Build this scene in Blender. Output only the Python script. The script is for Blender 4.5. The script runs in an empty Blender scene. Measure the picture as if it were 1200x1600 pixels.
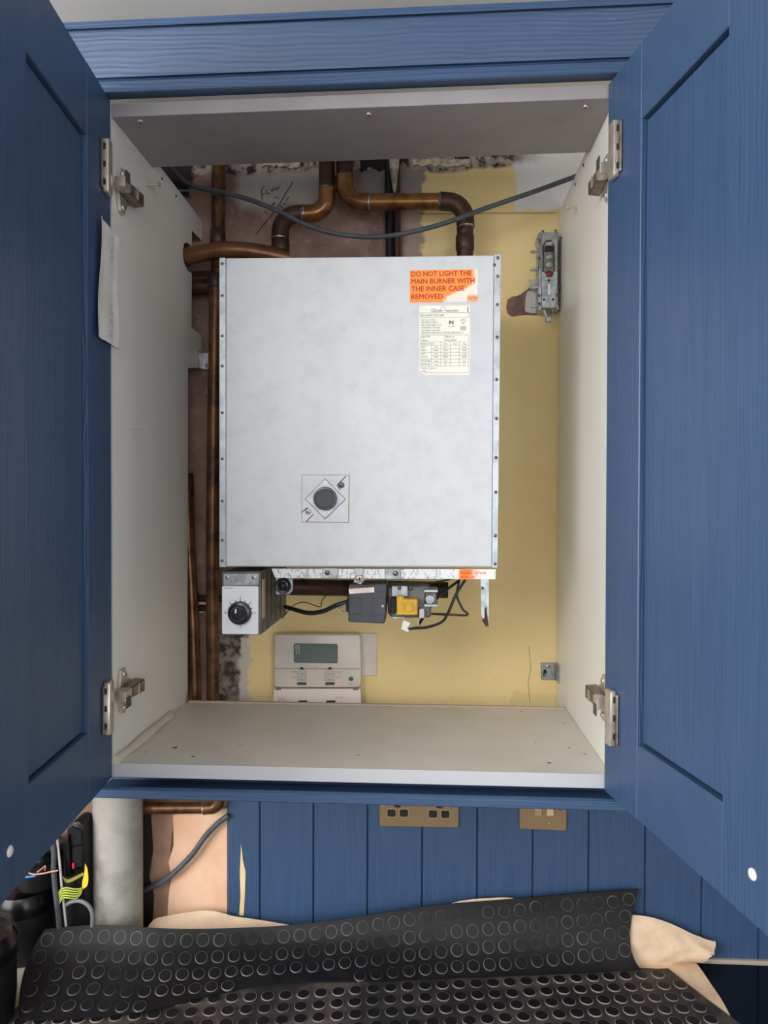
import bpy, bmesh, math, random
from mathutils import Vector, Matrix, noise as mnoise
random.seed(7)
scene = bpy.context.scene
COL = scene.collection

# ------------------------------------------------------------------ camera
CAM = Vector((0.42174, -0.97452, 0.35382)); YAW, PITCH, ROLL, FPX = 0.05638, -0.0126, 0.00226, 1154.17
_fw = Vector((-math.sin(YAW), math.cos(YAW), 0)); _rt = Vector((math.cos(YAW), math.sin(YAW), 0)); _up = Vector((0, 0, 1))
FW = _fw*math.cos(PITCH) + _up*math.sin(PITCH); _u2 = _up*math.cos(PITCH) - _fw*math.sin(PITCH)
RT = _rt*math.cos(ROLL) + _u2*math.sin(ROLL); UP = _u2*math.cos(ROLL) - _rt*math.sin(ROLL)
cam = bpy.data.cameras.new('camera'); cam.sensor_fit = 'VERTICAL'; cam.sensor_height = 36; cam.lens = FPX/1600*36; cam.clip_start = 0.02
camo = bpy.data.objects.new('camera', cam); COL.objects.link(camo)
camo.matrix_world = Matrix(((RT.x, UP.x, -FW.x, CAM.x), (RT.y, UP.y, -FW.y, CAM.y), (RT.z, UP.z, -FW.z, CAM.z), (0, 0, 0, 1)))
scene.camera = camo

# ------------------------------------------------------------------ light
world = bpy.data.worlds.new('daylight'); scene.world = world; world.use_nodes = True
_bg = world.node_tree.nodes['Background']; _bg.inputs[0].default_value = (0.93, 0.96, 1.0, 1); _bg.inputs[1].default_value = 0.30
def area(name, loc, target, sx, sy, power, col):
    l = bpy.data.lights.new(name, 'AREA'); l.shape = 'RECTANGLE'; l.size = sx; l.size_y = sy; l.energy = power; l.color = col
    o = bpy.data.objects.new(name, l); COL.objects.link(o); o.location = loc
    o.rotation_euler = (Vector(target) - Vector(loc)).to_track_quat('-Z', 'Y').to_euler(); return o
area('window_daylight', (-1.75, -1.9, 0.45), (0.5, 0.1, 0.25), 1.6, 1.2, 46, (1.0, 0.99, 0.97))
area('rear_fill', (1.25, -3.0, 0.35), (0.2, 0.1, 0.4), 1.4, 1.1, 16, (0.98, 0.99, 1.0))  # added fill from behind to brighten the left panel; no known window
area('ceiling_lamp', (-0.35, -1.3, 1.0), (0.1, -0.35, -0.5), 1.2, 1.2, 24, (1.0, 0.98, 0.95))
vs = scene.view_settings
vs.view_transform = 'Standard'; vs.look = 'None'; vs.gamma = 1; vs.use_curve_mapping = False; vs.exposure = 0.55

# ------------------------------------------------------------------ helpers
def at(px, py, v, ax=1):                      # point on the plane (axis = v) that the photograph shows at px, py
    d = RT*((px-600)/FPX) + UP*((800-py)/FPX) + FW
    return CAM + d*((v-CAM[ax])/d[ax])
def lin(c):
    c /= 255.0
    return c/12.92 if c <= 0.04045 else ((c+0.055)/1.055)**2.4
def rgb(r, g, b): return (lin(r), lin(g), lin(b), 1)

class NT:
    def __init__(s, m): s.t = m.node_tree; s.n = s.t.nodes; s.l = s.t.links
    def put(s, sock, v):
        if isinstance(v, (int, float)): sock.default_value = v
        elif isinstance(v, (tuple, list)): sock.default_value = v
        else: s.l.new(v, sock)
    def math(s, op, a, b=0.0, clamp=False):
        n = s.n.new('ShaderNodeMath'); n.operation = op; n.use_clamp = clamp; s.put(n.inputs[0], a); s.put(n.inputs[1], b); return n.outputs[0]
    def mix(s, f, a, b):
        n = s.n.new('ShaderNodeMix'); n.data_type = 'RGBA'; s.put(n.inputs[0], f); s.put(n.inputs[6], a); s.put(n.inputs[7], b); return n.outputs[2]
    def pos(s): return s.n.new('ShaderNodeNewGeometry').outputs['Position']
    def obj(s): return s.n.new('ShaderNodeTexCoord').outputs['Object']
    def scale(s, v, sc):
        n = s.n.new('ShaderNodeVectorMath'); n.operation = 'MULTIPLY'; s.l.new(v, n.inputs[0]); n.inputs[1].default_value = sc; return n.outputs[0]
    def noise(s, v, sc, det=3, rough=0.55, dist=0.0):
        n = s.n.new('ShaderNodeTexNoise'); s.l.new(v, n.inputs['Vector']); n.inputs['Scale'].default_value = sc
        n.inputs['Detail'].default_value = det; n.inputs['Roughness'].default_value = rough; n.inputs['Distortion'].default_value = dist; return n.outputs['Fac']
    def ramp(s, v, a, b):                      # smooth 0..1 between a and b
        n = s.n.new('ShaderNodeMapRange'); n.interpolation_type = 'SMOOTHSTEP'; s.put(n.inputs[0], v)
        if a <= b: n.inputs[1].default_value = a; n.inputs[2].default_value = b
        else: n.inputs[1].default_value = b; n.inputs[2].default_value = a; n.inputs[3].default_value = 1; n.inputs[4].default_value = 0
        return n.outputs[0]
    def xyz(s, v):
        n = s.n.new('ShaderNodeSeparateXYZ'); s.l.new(v, n.inputs[0]); return n.outputs
    def bump(s, h, strength, dist=0.001):
        n = s.n.new('ShaderNodeBump'); n.inputs['Strength'].default_value = strength; n.inputs['Distance'].default_value = dist; s.l.new(h, n.inputs['Height']); return n.outputs[0]

MATS = {}
def mat(name, c, rough=0.5, metal=0.0, c2=None, nscale=40, lo=0.4, hi=0.65, bump=0.0, bscale=200, stretch=(1, 1, 1), bdist=0.001, spec=0.5, rvar=0.0, dist=0.0):
    if name in MATS: return MATS[name]
    m = bpy.data.materials.new(name); m.use_nodes = True; t = NT(m); p = t.n['Principled BSDF']
    p.inputs['Roughness'].default_value = rough; p.inputs['Metallic'].default_value = metal; p.inputs['Specular IOR Level'].default_value = spec
    p.inputs['Base Color'].default_value = c; m.diffuse_color = c
    if c2 is not None or bump or rvar:
        v = t.scale(t.pos(), stretch)
    if c2 is not None:
        f = t.ramp(t.noise(v, nscale, 5, 0.6, dist), lo, hi); t.l.new(t.mix(f, c, c2), p.inputs['Base Color'])
    if rvar:
        f = t.noise(v, nscale*0.6, 4); t.l.new(t.math('ADD', t.math('MULTIPLY', f, rvar), rough - rvar*0.5), p.inputs['Roughness'])
    if bump:
        t.l.new(t.bump(t.noise(v, bscale, 4), bump, bdist), p.inputs['Normal'])
    MATS[name] = m; return m

def wood_mat(name, c, c2, stretch, wave_ax):
    m = bpy.data.materials.new(name); m.use_nodes = True; t = NT(m); p = t.n['Principled BSDF']; g = t.pos()
    v = t.scale(g, stretch)
    n1 = t.noise(v, 1.0, 3, 0.6); n2 = t.noise(t.scale(v, (0.25, 0.25, 0.6)), 1.0, 2)
    # annual-ring ridges: cross-grain distance + slow wobble
    o = t.xyz(g); wob = t.noise(t.scale(g, tuple(5 if s < 50 else 14 for s in stretch)), 1.0, 2)
    a = t.math('ADD', o[0], o[1]) if wave_ax == 'xy' else t.math('ADD', t.math('MULTIPLY', o[2], 1.0), t.math('MULTIPLY', o[1], 0.6))
    ph = t.math('ADD', t.math('MULTIPLY', a, 1250.0), t.math('MULTIPLY', wob, 26.0))
    rid = t.math('MULTIPLY', t.math('ADD', t.math('SINE', ph), 1.0), 0.5)
    amp = t.ramp(n2, 0.35, 0.7)
    h = t.math('ADD', t.math('MULTIPLY', rid, t.math('ADD', t.math('MULTIPLY', amp, 0.7), 0.15)), t.math('MULTIPLY', n1, 0.5))
    f = t.ramp(n1, 0.35, 0.75)
    t.l.new(t.mix(t.math('MULTIPLY', t.math('ADD', f, t.math('MULTIPLY', rid, 0.45)), 0.7), c, c2), p.inputs['Base Color'])
    p.inputs['Roughness'].default_value = 0.42; p.inputs['Specular IOR Level'].default_value = 0.45
    t.l.new(t.bump(h, 0.42, 0.0008), p.inputs['Normal']); m.diffuse_color = c
    MATS[name] = m; return m

BL, BL2 = rgb(51, 75, 108), rgb(60, 86, 121)
M_BLV = wood_mat('blue_paint_upright_grain', BL, BL2, (260, 260, 7), 'xy')
M_BLH = wood_mat('blue_paint_level_grain', BL, BL2, (7, 260, 260), 'z')
M_BLR = mat('blue_paint_rail', rgb(55, 79, 112), 0.42, 0, rgb(57, 82, 115), 30, bump=0.08, bscale=300, bdist=0.0006)
M_WHT = mat('white_melamine', rgb(232, 231, 226), 0.38, 0, rgb(229, 227, 221), 5, bump=0.02, bscale=120)
M_SHELF = mat('shelf_melamine', rgb(218, 213, 204), 0.45, 0, rgb(212, 206, 196), 10, bump=0.03, bscale=150)
M_CHIP = mat('chipboard_core', rgb(166, 132, 98), 0.9, 0, rgb(110, 82, 58), 180, bump=0.4, bscale=400)
M_EDGE = mat('pale_edging', rgb(190, 193, 198), 0.35)
M_GREYM = mat('grey_melamine', rgb(150, 147, 150), 0.45, 0, rgb(144, 140, 143), 12)
M_GALV = mat('galvanised_sheet', rgb(200, 204, 208), 0.5, 0.25, rgb(190, 194, 199), 38, 0.40, 0.78, bump=0.05, bscale=180, rvar=0.14)
M_GALV2 = mat('galvanised_flange', rgb(188, 196, 204), 0.42, 0.6, rgb(164, 174, 184), 60, bump=0.05, bscale=200, rvar=0.1)
M_SPANG = mat('spangled_zinc', rgb(214, 217, 220), 0.4, 0.5, rgb(160, 164, 170), 420, 0.5, 0.62, bump=0.25, bscale=300, stretch=(1, 1, 0.5))
M_STEEL = mat('nickel_steel', rgb(214, 206, 196), 0.3, 0.7, rgb(196, 187, 177), 60)
M_STEELD = mat('dark_steel', rgb(136, 128, 118), 0.34, 0.8, rgb(108, 101, 94), 80)
M_ZINC = mat('zinc_plate', rgb(186, 194, 198), 0.33, 0.8, rgb(150, 158, 164), 70, rvar=0.15)
M_BOXM = mat('dull_box_steel', rgb(116, 114, 108), 0.5, 0.5, rgb(98, 96, 91), 90)
M_SLOT = mat('slot_dark', rgb(22, 22, 24), 0.7)  # flat dark colour standing in for shade inside slots and holes
M_CU = mat('aged_copper', rgb(116, 80, 54), 0.36, 0.65, rgb(72, 50, 38), 26, 0.4, 0.66, bump=0.06, bscale=140, rvar=0.2)
M_CUB = mat('bright_copper', rgb(150, 106, 62), 0.3, 0.75, rgb(98, 66, 44), 32, 0.42, 0.68, bump=0.04, rvar=0.2)
M_CUD = mat('dark_copper', rgb(80, 54, 45), 0.45, 0.5, rgb(52, 36, 32), 30, 0.4, 0.66, bump=0.06)
M_SOLD = mat('solder', rgb(160, 154, 146), 0.4, 0.8, rgb(96, 80, 66), 120)
M_BLK = mat('black_plastic', rgb(17, 17, 20), 0.42, 0, rgb(24, 25, 28), 60, spec=0.35)
M_BLKG = mat('gloss_black', rgb(12, 12, 15), 0.24, spec=0.35)
M_KNOB = mat('knob_black', rgb(26, 27, 30), 0.28)
M_GREYP = mat('grey_valve_cover', rgb(70, 73, 82), 0.5, 0, rgb(62, 65, 74), 40)
M_CABLE = mat('grey_cable_sheath', rgb(78, 84, 90), 0.5, 0, rgb(66, 72, 78), 60)
M_CABLE2 = mat('pale_grey_sheath', rgb(128, 128, 130), 0.5)
M_WIRE = mat('black_wire', rgb(34, 33, 32), 0.45)
M_WHITEP = mat('white_plate', rgb(224, 229, 236), 0.35)
M_PROG = mat('programmer_plastic', rgb(222, 214, 204), 0.32, 0, rgb(214, 205, 194), 16)
M_PROG2 = mat('programmer_flap', rgb(234, 222, 218), 0.35)
M_LCD = mat('display_glass', rgb(104, 116, 112), 0.12)
M_TEAL = mat('teal_button', rgb(24, 82, 96), 0.4)
M_GREEN = mat('green_button', rgb(56, 112, 62), 0.4)
M_INK = mat('print_dark', rgb(52, 52, 54), 0.7)
M_INKG = mat('print_grey', rgb(128, 128, 126), 0.7)
M_INKB = mat('print_black', rgb(24, 24, 26), 0.7)
M_RED = mat('print_red', rgb(184, 38, 8), 0.6)
M_YEL = mat('yellow_coil', rgb(214, 172, 40), 0.4, 0, rgb(196, 152, 30), 60)
M_PAPER = mat('label_paper', rgb(238, 238, 228), 0.5)
M_PAPER2 = mat('notice_paper', rgb(232, 230, 226), 0.6, 0, rgb(220, 216, 206), 20, bump=0.08, bscale=40, bdist=0.003)
M_BRASS = mat('antique_brass', rgb(158, 138, 108), 0.3, 0.75)
M_BRASSL = mat('polished_rocker', rgb(228, 206, 160), 0.25, 0.6)
M_RUB = mat('black_rubber', rgb(20, 20, 23), 0.5, 0, rgb(27, 26, 28), 26, bump=0.10, bscale=260, spec=0.3)
M_RUBD = mat('dusty_rubber', rgb(40, 38, 39), 0.6, 0, rgb(98, 88, 84), 9, 0.42, 0.72, bump=0.12, bscale=260)
M_RIM = mat('worn_highlight_rim', rgb(112, 110, 112), 0.4, 0, rgb(36, 36, 39), 12)  # wear plus an edge highlight put into the rim colour
M_RIMD = mat('dusty_rubber_rim', rgb(136, 126, 120), 0.6, 0, rgb(78, 74, 73), 14)
M_CLOTH = mat('cotton_dust_sheet', rgb(226, 200, 172), 0.9, 0, rgb(214, 186, 158), 30, bump=0.25, bscale=900, bdist=0.0008)
M_SOIL = mat('grey_painted_pipe', rgb(168, 165, 160), 0.6, 0, rgb(146, 143, 138), 18, bump=0.12, bscale=90)
M_TEAR = mat('raw_timber', rgb(232, 208, 160), 0.8, 0, rgb(214, 184, 132), 60, stretch=(1, 1, 0.1))
M_PLAST = mat('plaster_dab', rgb(206, 196, 178), 0.9, 0, rgb(150, 138, 124), 70, bump=0.5, bscale=120, bdist=0.003)
M_PUTTY = mat('brown_plaster', rgb(128, 102, 92), 0.9, 0, rgb(104, 82, 74), 60, bump=0.4, bscale=150, bdist=0.002)
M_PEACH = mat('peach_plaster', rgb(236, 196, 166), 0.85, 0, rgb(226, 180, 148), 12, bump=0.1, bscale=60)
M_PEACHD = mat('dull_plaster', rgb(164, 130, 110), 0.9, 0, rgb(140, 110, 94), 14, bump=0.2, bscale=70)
M_CEIL = mat('ceiling_paint', rgb(248, 248, 247), 0.8)
M_HOB = mat('hob_glass', rgb(6, 7, 12), 0.08)
M_TOP = mat('pale_worktop', rgb(206, 198, 186), 0.4)
M_CAULK = mat('sealant', rgb(214, 208, 194), 0.35)
M_MARK = mat('stain', rgb(110, 96, 80), 0.8)

def empty(name, loc, label=None, cat=None, group=None, kind=None, parent=None):
    o = bpy.data.objects.new(name, None); o.empty_display_size = 0.05; COL.objects.link(o)
    put(o, Vector(loc), parent); tag(o, label, cat, group, kind); return o
WP = {}
def put(o, wloc, parent):
    WP[o.name] = Vector(wloc)
    if parent is not None: o.parent = parent; o.location = Vector(wloc) - WP[parent.name]
    else: o.location = wloc
def tag(o, label=None, cat=None, group=None, kind=None):
    for k, v in (('label', label), ('category', cat), ('group', group), ('kind', kind)):
        if v: o[k] = v
    return o

def smooth_path(pts, n=6, closed=False):        # Catmull-Rom
    P = [Vector(p) for p in pts]; out = []
    for i in range(len(P)-1):
        a = P[max(i-1, 0)]; b = P[i]; c = P[i+1]; d = P[min(i+2, len(P)-1)]
        for k in range(n):
            t = k/n
            out.append(0.5*((2*b) + (c-a)*t + (2*a-5*b+4*c-d)*t*t + (3*b-a-3*c+d)*t**3))
    out.append(P[-1]); return out
def rrect(cx, cz, w, h, r, n=4):
    out = []
    for sx, sz, a0 in ((1, 1, 0), (-1, 1, 90), (-1, -1, 180), (1, -1, 270)):
        for k in range(n+1):
            a = math.radians(a0 + 90*k/n); out.append((cx + sx*(w/2-r) + r*math.cos(a), cz + sz*(h/2-r) + r*math.sin(a)))
    return out
def circ(cx, cz, r, n=20): return [(cx + r*math.cos(2*math.pi*k/n), cz + r*math.sin(2*math.pi*k/n)) for k in range(n)]

class MB:
    def __init__(s): s.v = []; s.f = []; s.m = []
    def add(s, vs, fs, mi=0):
        b = len(s.v); s.v += [Vector(v) for v in vs]
        for f in fs: s.f.append([b+i for i in f]); s.m.append(mi)
        return s
    def box(s, x0, x1, y0, y1, z0, z1, mi=0, tf=None):
        vs = [Vector((x, y, z)) for z in (z0, z1) for y in (y0, y1) for x in (x0, x1)]
        if tf: vs = [Vector(tf(*v)) for v in vs]
        return s.add(vs, [(0, 2, 3, 1), (4, 5, 7, 6), (0, 1, 5, 4), (2, 6, 7, 3), (0, 4, 6, 2), (1, 3, 7, 5)], mi)
    def prism(s, poly, a0, a1, ax=1, mi=0, tf=None, mside=None):     # poly in the two other axes, extruded along ax from a0 to a1
        n = len(poly); vs = []
        for a in (a0, a1):
            for p in poly:
                q = [p[0], p[1]]; q.insert(ax, a); vs.append(Vector(tf(*q)) if tf else Vector(q))
        s.add(vs, [list(range(n)), list(range(2*n-1, n-1, -1))], mi)
        b = len(s.v)-2*n
        for i in range(n): s.f.append([b+i, b+n+i, b+n+(i+1) % n, b+(i+1) % n]); s.m.append(mi if mside is None else mside)
        return s
    def rings(s, rings, caps=True, mi=0, closed=True):
        n = len(rings[0]); b = len(s.v)
        for r in rings: s.v += [Vector(p) for p in r]
        for j in range(len(rings)-1):
            for i in range(n if closed else n-1):
                k = (i+1) % n; s.f.append([b+j*n+i, b+j*n+k, b+(j+1)*n+k, b+(j+1)*n+i]); s.m.append(mi)
        if caps:
            s.f.append([b+i for i in range(n-1, -1, -1)]); s.m.append(mi)
            e = b+(len(rings)-1)*n; s.f.append([e+i for i in range(n)]); s.m.append(mi)
        return s
    def tube(s, path, r, n=12, mi=0, flat=1.0):
        P = [Vector(p) for p in path]; rs = []; prev = None
        for i, p in enumerate(P):
            t = (P[min(i+1, len(P)-1)] - P[max(i-1, 0)]).normalized()
            if prev is None: a = t.orthogonal().normalized()
            else: a = (prev - t*prev.dot(t)).normalized()
            prev = a; b = t.cross(a); rr = r(i/(len(P)-1)) if callable(r) else r
            rs.append([p + (a*math.cos(2*math.pi*k/n) + b*math.sin(2*math.pi*k/n)*flat)*rr for k in range(n)])
        return s.rings(rs, True, mi)
    def lathe(s, prof, origin, axis, n=20, mi=0):       # prof = [(radius, distance along axis)]
        o = Vector(origin); ax = Vector(axis).normalized(); a = ax.orthogonal().normalized(); b = ax.cross(a)
        return s.rings([[o + ax*d + (a*math.cos(2*math.pi*k/n) + b*math.sin(2*math.pi*k/n))*max(r, 1e-5) for k in range(n)] for r, d in prof], True, mi)
    def grid(s, fn, nu, nv, thick=0.0, mi=0):
        P = [[Vector(fn(u/nu, v/nv)) for u in range(nu+1)] for v in range(nv+1)]
        b = len(s.v)
        for row in P: s.v += row
        w = nu+1
        for v in range(nv):
            for u in range(nu): s.f.append([b+v*w+u, b+v*w+u+1, b+(v+1)*w+u+1, b+(v+1)*w+u]); s.m.append(mi)
        if thick:
            def nrm(u, v):
                du = P[v][min(u+1, nu)] - P[v][max(u-1, 0)]; dv = P[min(v+1, nv)][u] - P[max(v-1, 0)][u]; return du.cross(dv).normalized()
            c = len(s.v)
            for v in range(nv+1): s.v += [P[v][u] - nrm(u, v)*thick for u in range(w)]
            for v in range(nv):
                for u in range(nu): s.f.append([c+v*w+u, c+(v+1)*w+u, c+(v+1)*w+u+1, c+v*w+u+1]); s.m.append(mi)
            rim = [(0, u) for u in range(nu)] + [(v, nu) for v in range(nv)] + [(nv, u) for u in range(nu, 0, -1)] + [(v, 0) for v in range(nv, 0, -1)]
            for i in range(len(rim)):
                (v0, u0), (v1, u1) = rim[i], rim[(i+1) % len(rim)]
                s.f.append([b+v1*w+u1, b+v0*w+u0, c+v0*w+u0, c+v1*w+u1]); s.m.append(mi)
        return s
    def text(s, txt, x0, z0, w, h, y, tf=None, mi=0, th=0.00015, bold=0.0, rot=0.0):    # left edge, baseline, width, cap height; faces -y
        cu = bpy.data.curves.new('t', 'FONT'); cu.body = txt; cu.resolution_u = 2; cu.size = 1
        o = bpy.data.objects.new('t', cu); COL.objects.link(o)
        dg = bpy.context.evaluated_depsgraph_get(); me = bpy.data.meshes.new_from_object(o.evaluated_get(dg))
        if len(me.vertices):
            xs = [v.co.x for v in me.vertices]; a = min(xs); k = w/(max(xs)-a); kz = h/0.69
            cr, sr = math.cos(rot), math.sin(rot); vs = []
            for v in me.vertices:
                dx, dz = (v.co.x-a)*k, v.co.y*kz
                q = (x0 + dx*cr - dz*sr, y-th, z0 + dx*sr + dz*cr); vs.append(Vector(tf(*q)) if tf else Vector(q))
            for i_, (dx_, dz_) in enumerate(((0, 0),) if not bold else ((-bold*k, 0), (bold*k, 0), (0, bold*kz), (0, -bold*kz))):
                s.add([v + Vector((dx_, -.00006*i_, dz_)) for v in vs], [list(p.vertices) for p in me.polygons], mi)
        bpy.data.objects.remove(o); bpy.data.meshes.remove(me); bpy.data.curves.remove(cu); return s
    def build(s, name, mats, parent=None, bevel=0.0, smooth=None, base=False, segs=1):
        if not isinstance(mats, (list, tuple)): mats = [mats]
        xs = [v.x for v in s.v]; ys = [v.y for v in s.v]; zs = [v.z for v in s.v]
        c = Vector(((min(xs)+max(xs))/2, (min(ys)+max(ys))/2, min(zs) if parent is None else (min(zs)+max(zs))/2))
        bm = bmesh.new(); bv = [bm.verts.new(v-c) for v in s.v]
        for f, mi in zip(s.f, s.m):
            if len(set(f)) < 3: continue
            try: bf = bm.faces.new([bv[i] for i in f]); bf.material_index = mi
            except ValueError: pass
        bmesh.ops.recalc_face_normals(bm, faces=bm.faces)
        if bevel:
            es = [e for e in bm.edges if len(e.link_faces) == 2 and e.calc_face_angle(0) > 0.6]
            bmesh.ops.bevel(bm, geom=es, offset=bevel, segments=segs, affect='EDGES', clamp_overlap=True, profile=0.5)
        if smooth:
            for f in bm.faces: f.smooth = True
            for e in bm.edges:
                if len(e.link_faces) != 2 or e.calc_face_angle(0) > math.radians(smooth): e.smooth = False
        me = bpy.data.meshes.new(name); bm.to_mesh(me); bm.free()
        for m in mats: me.materials.append(m)
        o = bpy.data.objects.new(name, me); COL.objects.link(o); put(o, c, parent); return o

def inst(name, me, wloc, parent, normal=None, s=1.0, spin=0.0):      # object sharing mesh data; mesh z axis -> normal
    o = bpy.data.objects.new(name, me); COL.objects.link(o); put(o, Vector(wloc), parent)
    if normal is not None:
        q = Vector(normal).to_track_quat('Z', 'Y'); o.rotation_mode = 'QUATERNION'
        o.rotation_quaternion = q @ Matrix.Rotation(spin, 3, 'Z').to_quaternion()
    o.scale = (s, s, s); return o
def raw_mesh(mb, name, mats, smooth=None):
    o = mb.build(name, mats, None, smooth=smooth); me = o.data
    off = WP[o.name]; me.transform(Matrix.Translation(off)); bpy.data.objects.remove(o); return me

# unit screw head (radius 1), head along +z, with a cross recess
_s = MB().lathe([(1.0, 0), (1.0, 0.18), (0.8, 0.42), (0.35, 0.52), (0.0, 0.53)], (0, 0, 0), (0, 0, 1), 14)
_s.box(-0.55, 0.55, -0.12, 0.12, 0.40, 0.56, 1); _s.box(-0.12, 0.12, -0.55, 0.55, 0.40, 0.56, 1)
ME_SCREW = raw_mesh(_s, 'screw_head', [M_STEEL, M_SLOT], 40)
_s = MB().lathe([(1.0, 0), (1.0, 0.15), (0.7, 0.42), (0.0, 0.5)], (0, 0, 0), (0, 0, 1), 10); _s.box(-0.6, 0.6, -0.14, 0.14, 0.36, 0.55, 1)
ME_RIVET = raw_mesh(_s, 'rivet_head', [M_STEELD, M_SLOT], 40)
FRONT = (0, -1, 0)

# ------------------------------------------------------------------ the setting
W = 0.664; YW = 0.403; ZT = -0.474
def wall_material():
    m = bpy.data.materials.new('patched_plaster_wall'); m.use_nodes = True; t = NT(m); p = t.n['Principled BSDF']; g = t.pos()
    wn = t.noise(g, 22, 4, 0.65); wn2 = t.noise(t.scale(g, (1.0, 1.0, 1.0)), 9, 3)
    wob = t.math('MULTIPLY', t.math('SUBTRACT', wn, 0.5), 0.05); wob2 = t.math('MULTIPLY', t.math('SUBTRACT', wn2, 0.5), 0.06)
    o = t.xyz(g); X = t.math('ADD', o[0], wob); Z = t.math('ADD', o[2], wob2)
    def reg(x0, x1, z0, z1, e=0.004):
        a = t.math('MULTIPLY', t.ramp(X, x0-e, x0+e), t.ramp(X, x1+e, x1-e))
        return t.math('MULTIPLY', a, t.math('MULTIPLY', t.ramp(Z, z0-e, z0+e), t.ramp(Z, z1+e, z1-e)))
    X0 = lambda px: at(px, 600, YW).x; Z0 = lambda py: at(600, py, YW).z
    fine = t.noise(g, 60, 5, 0.6); pl = t.mix(t.ramp(t.noise(g, 14, 5, 0.6), 0.35, 0.7), rgb(156, 126, 115), rgb(126, 100, 92))
    pl = t.mix(t.math('MULTIPLY', t.ramp(fine, 0.55, 0.7), 0.35), pl, rgb(200, 176, 166))
    c = t.mix(reg(X0(372), X0(506), Z0(322), Z0(262), 0.012), pl, rgb(176, 170, 164))         # skim patch behind the flow pipe
    c = t.mix(reg(X0(560), X0(660), Z0(300), Z0(262), 0.014), c, rgb(150, 144, 142))
    c = t.mix(reg(X0(634), X0(662), Z0(420), Z0(300), 0.010), c, rgb(170, 150, 140))
    grey = t.mix(t.ramp(t.noise(g, 45, 6, 0.7), 0.42, 0.6), rgb(150, 140, 128), rgb(62, 54, 48))
    c = t.mix(reg(X0(338), X0(384), Z0(1150), Z0(985), 0.003), c, grey)                       # hacked-off render below the boiler
    c = t.mix(reg(X0(376), X0(394), Z0(1150), Z0(1000), 0.003), c, rgb(206, 200, 190))
    cream = t.mix(t.ramp(t.noise(g, 7, 4), 0.3, 0.75), rgb(242, 218, 160), rgb(237, 211, 150))
    cream = t.mix(t.math('MULTIPLY', t.ramp(fine, 0.66, 0.74), 0.25), cream, rgb(180, 156, 104))
    c = t.mix(reg(X0(660), 2.0, 0.3, Z0(262), 0.004), c, cream)
    c = t.mix(reg(X0(390), 2.0, -0.6, 0.31, 0.003), c, cream)
    c = t.mix(reg(X0(804), X0(930), Z0(333), 2.0, 0.003), c, rgb(232, 232, 232))               # white filler, top right
    c = t.mix(reg(X0(800), X0(930), Z0(1103), Z0(1085), 0.003), c, rgb(226, 206, 150))
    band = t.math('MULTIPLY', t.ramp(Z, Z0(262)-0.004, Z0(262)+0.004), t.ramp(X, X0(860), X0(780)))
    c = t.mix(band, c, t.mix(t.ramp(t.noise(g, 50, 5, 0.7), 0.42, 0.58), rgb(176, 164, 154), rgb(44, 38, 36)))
    c = t.mix(reg(-0.3, X0(300), Z0(292), 2.0, 0.006), c, rgb(32, 29, 31))                     # shade of a dark void painted in by the left-hand top corner
    lowl = t.ramp(o[2], -0.05, -0.06)
    c = t.mix(t.math('MULTIPLY', lowl, t.ramp(o[0], 0.06, 0.05)), c, rgb(150, 122, 104))
    t.l.new(c, p.inputs['Base Color']); p.inputs['Roughness'].default_value = 0.8
    h = t.math('ADD', t.math('MULTIPLY', fine, 0.4), t.math('MULTIPLY', wn, 0.6)); t.l.new(t.bump(h, 0.35, 0.004), p.inputs['Normal'])
    return m
wall = MB().box(-2.2, 2.6, YW, YW+0.1, -1.37, 1.03).build('wall_back', wall_material()); tag(wall, kind='structure')
tag(MB().box(-2.2, 2.6, -3.4, YW+0.1, 1.03, 1.09).build('ceiling', M_CEIL), kind='structure')
bx_ = MB().box(-0.62, -0.060, 0.004, YW-0.0005, -0.0185, 0.96); bx_.box(-0.060, -0.0195, 0.004, 0.02, -0.0185, 0.96)  # added unseen block, keeps window light off the wall behind the notches
tag(bx_.build('left_light_blocker', mat('blocker_paint', rgb(214, 210, 202), 0.6)), kind='structure')
tag(MB().box(-2.2, 2.6, -3.4, YW+0.1, -1.43, -1.37).build('floor', mat('floor_boards', rgb(150, 130, 108), 0.5, 0, rgb(128, 108, 88), 6, stretch=(8, 1, 1))), kind='structure')

# crack, scoring line and pencil marks on the wall
def stroke(mb, pts, y, w=0.0012):
    q = [at(a, b, y) for a, b in pts]
    for a, b in zip(q, q[1:]):
        d = (b-a); 
        if d.length < 1e-6: continue
        n = Vector((-d.z, 0, d.x)).normalized()*w*0.5; mb.add([a-n, b-n, b+n, a+n], [(0, 1, 2, 3)])
pen = MB(); yp = YW-0.0006
stroke(pen, [(458, 284), (433, 325), (400, 366)], yp, 0.0017)
for s_ in ([(412, 292), (408, 297), (409, 305), (410, 313)], [(408, 297), (413, 291)], [(410, 304), (414, 302)], [(416, 296), (417, 303), (421, 302)], [(424, 297), (426, 295), (427, 298), (424, 299), (424, 297)],
           [(427, 292), (430, 297), (432, 293), (434, 296), (436, 291)], [(417, 318), (416, 324)], [(424, 322), (427, 318), (430, 316), (427, 320), (425, 321)], [(428, 309), (433, 307), (436, 311)], [(414, 328), (417, 334)],
           [(437, 327), (438, 323), (440, 320), (442, 326)], [(443, 319), (446, 317), (445, 321)], [(446, 314), (449, 311), (452, 307)], [(448, 310), (446, 309)]):
    stroke(pen, s_, yp, 0.0013)
pen.build('pencil_note', M_INKB, wall)
ln = MB(); stroke(ln, [(655, 334), (700, 334), (752, 334)], yp, 0.001); stroke(ln, [(752, 333), (800, 333), (868, 333)], yp, 0.001)
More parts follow.
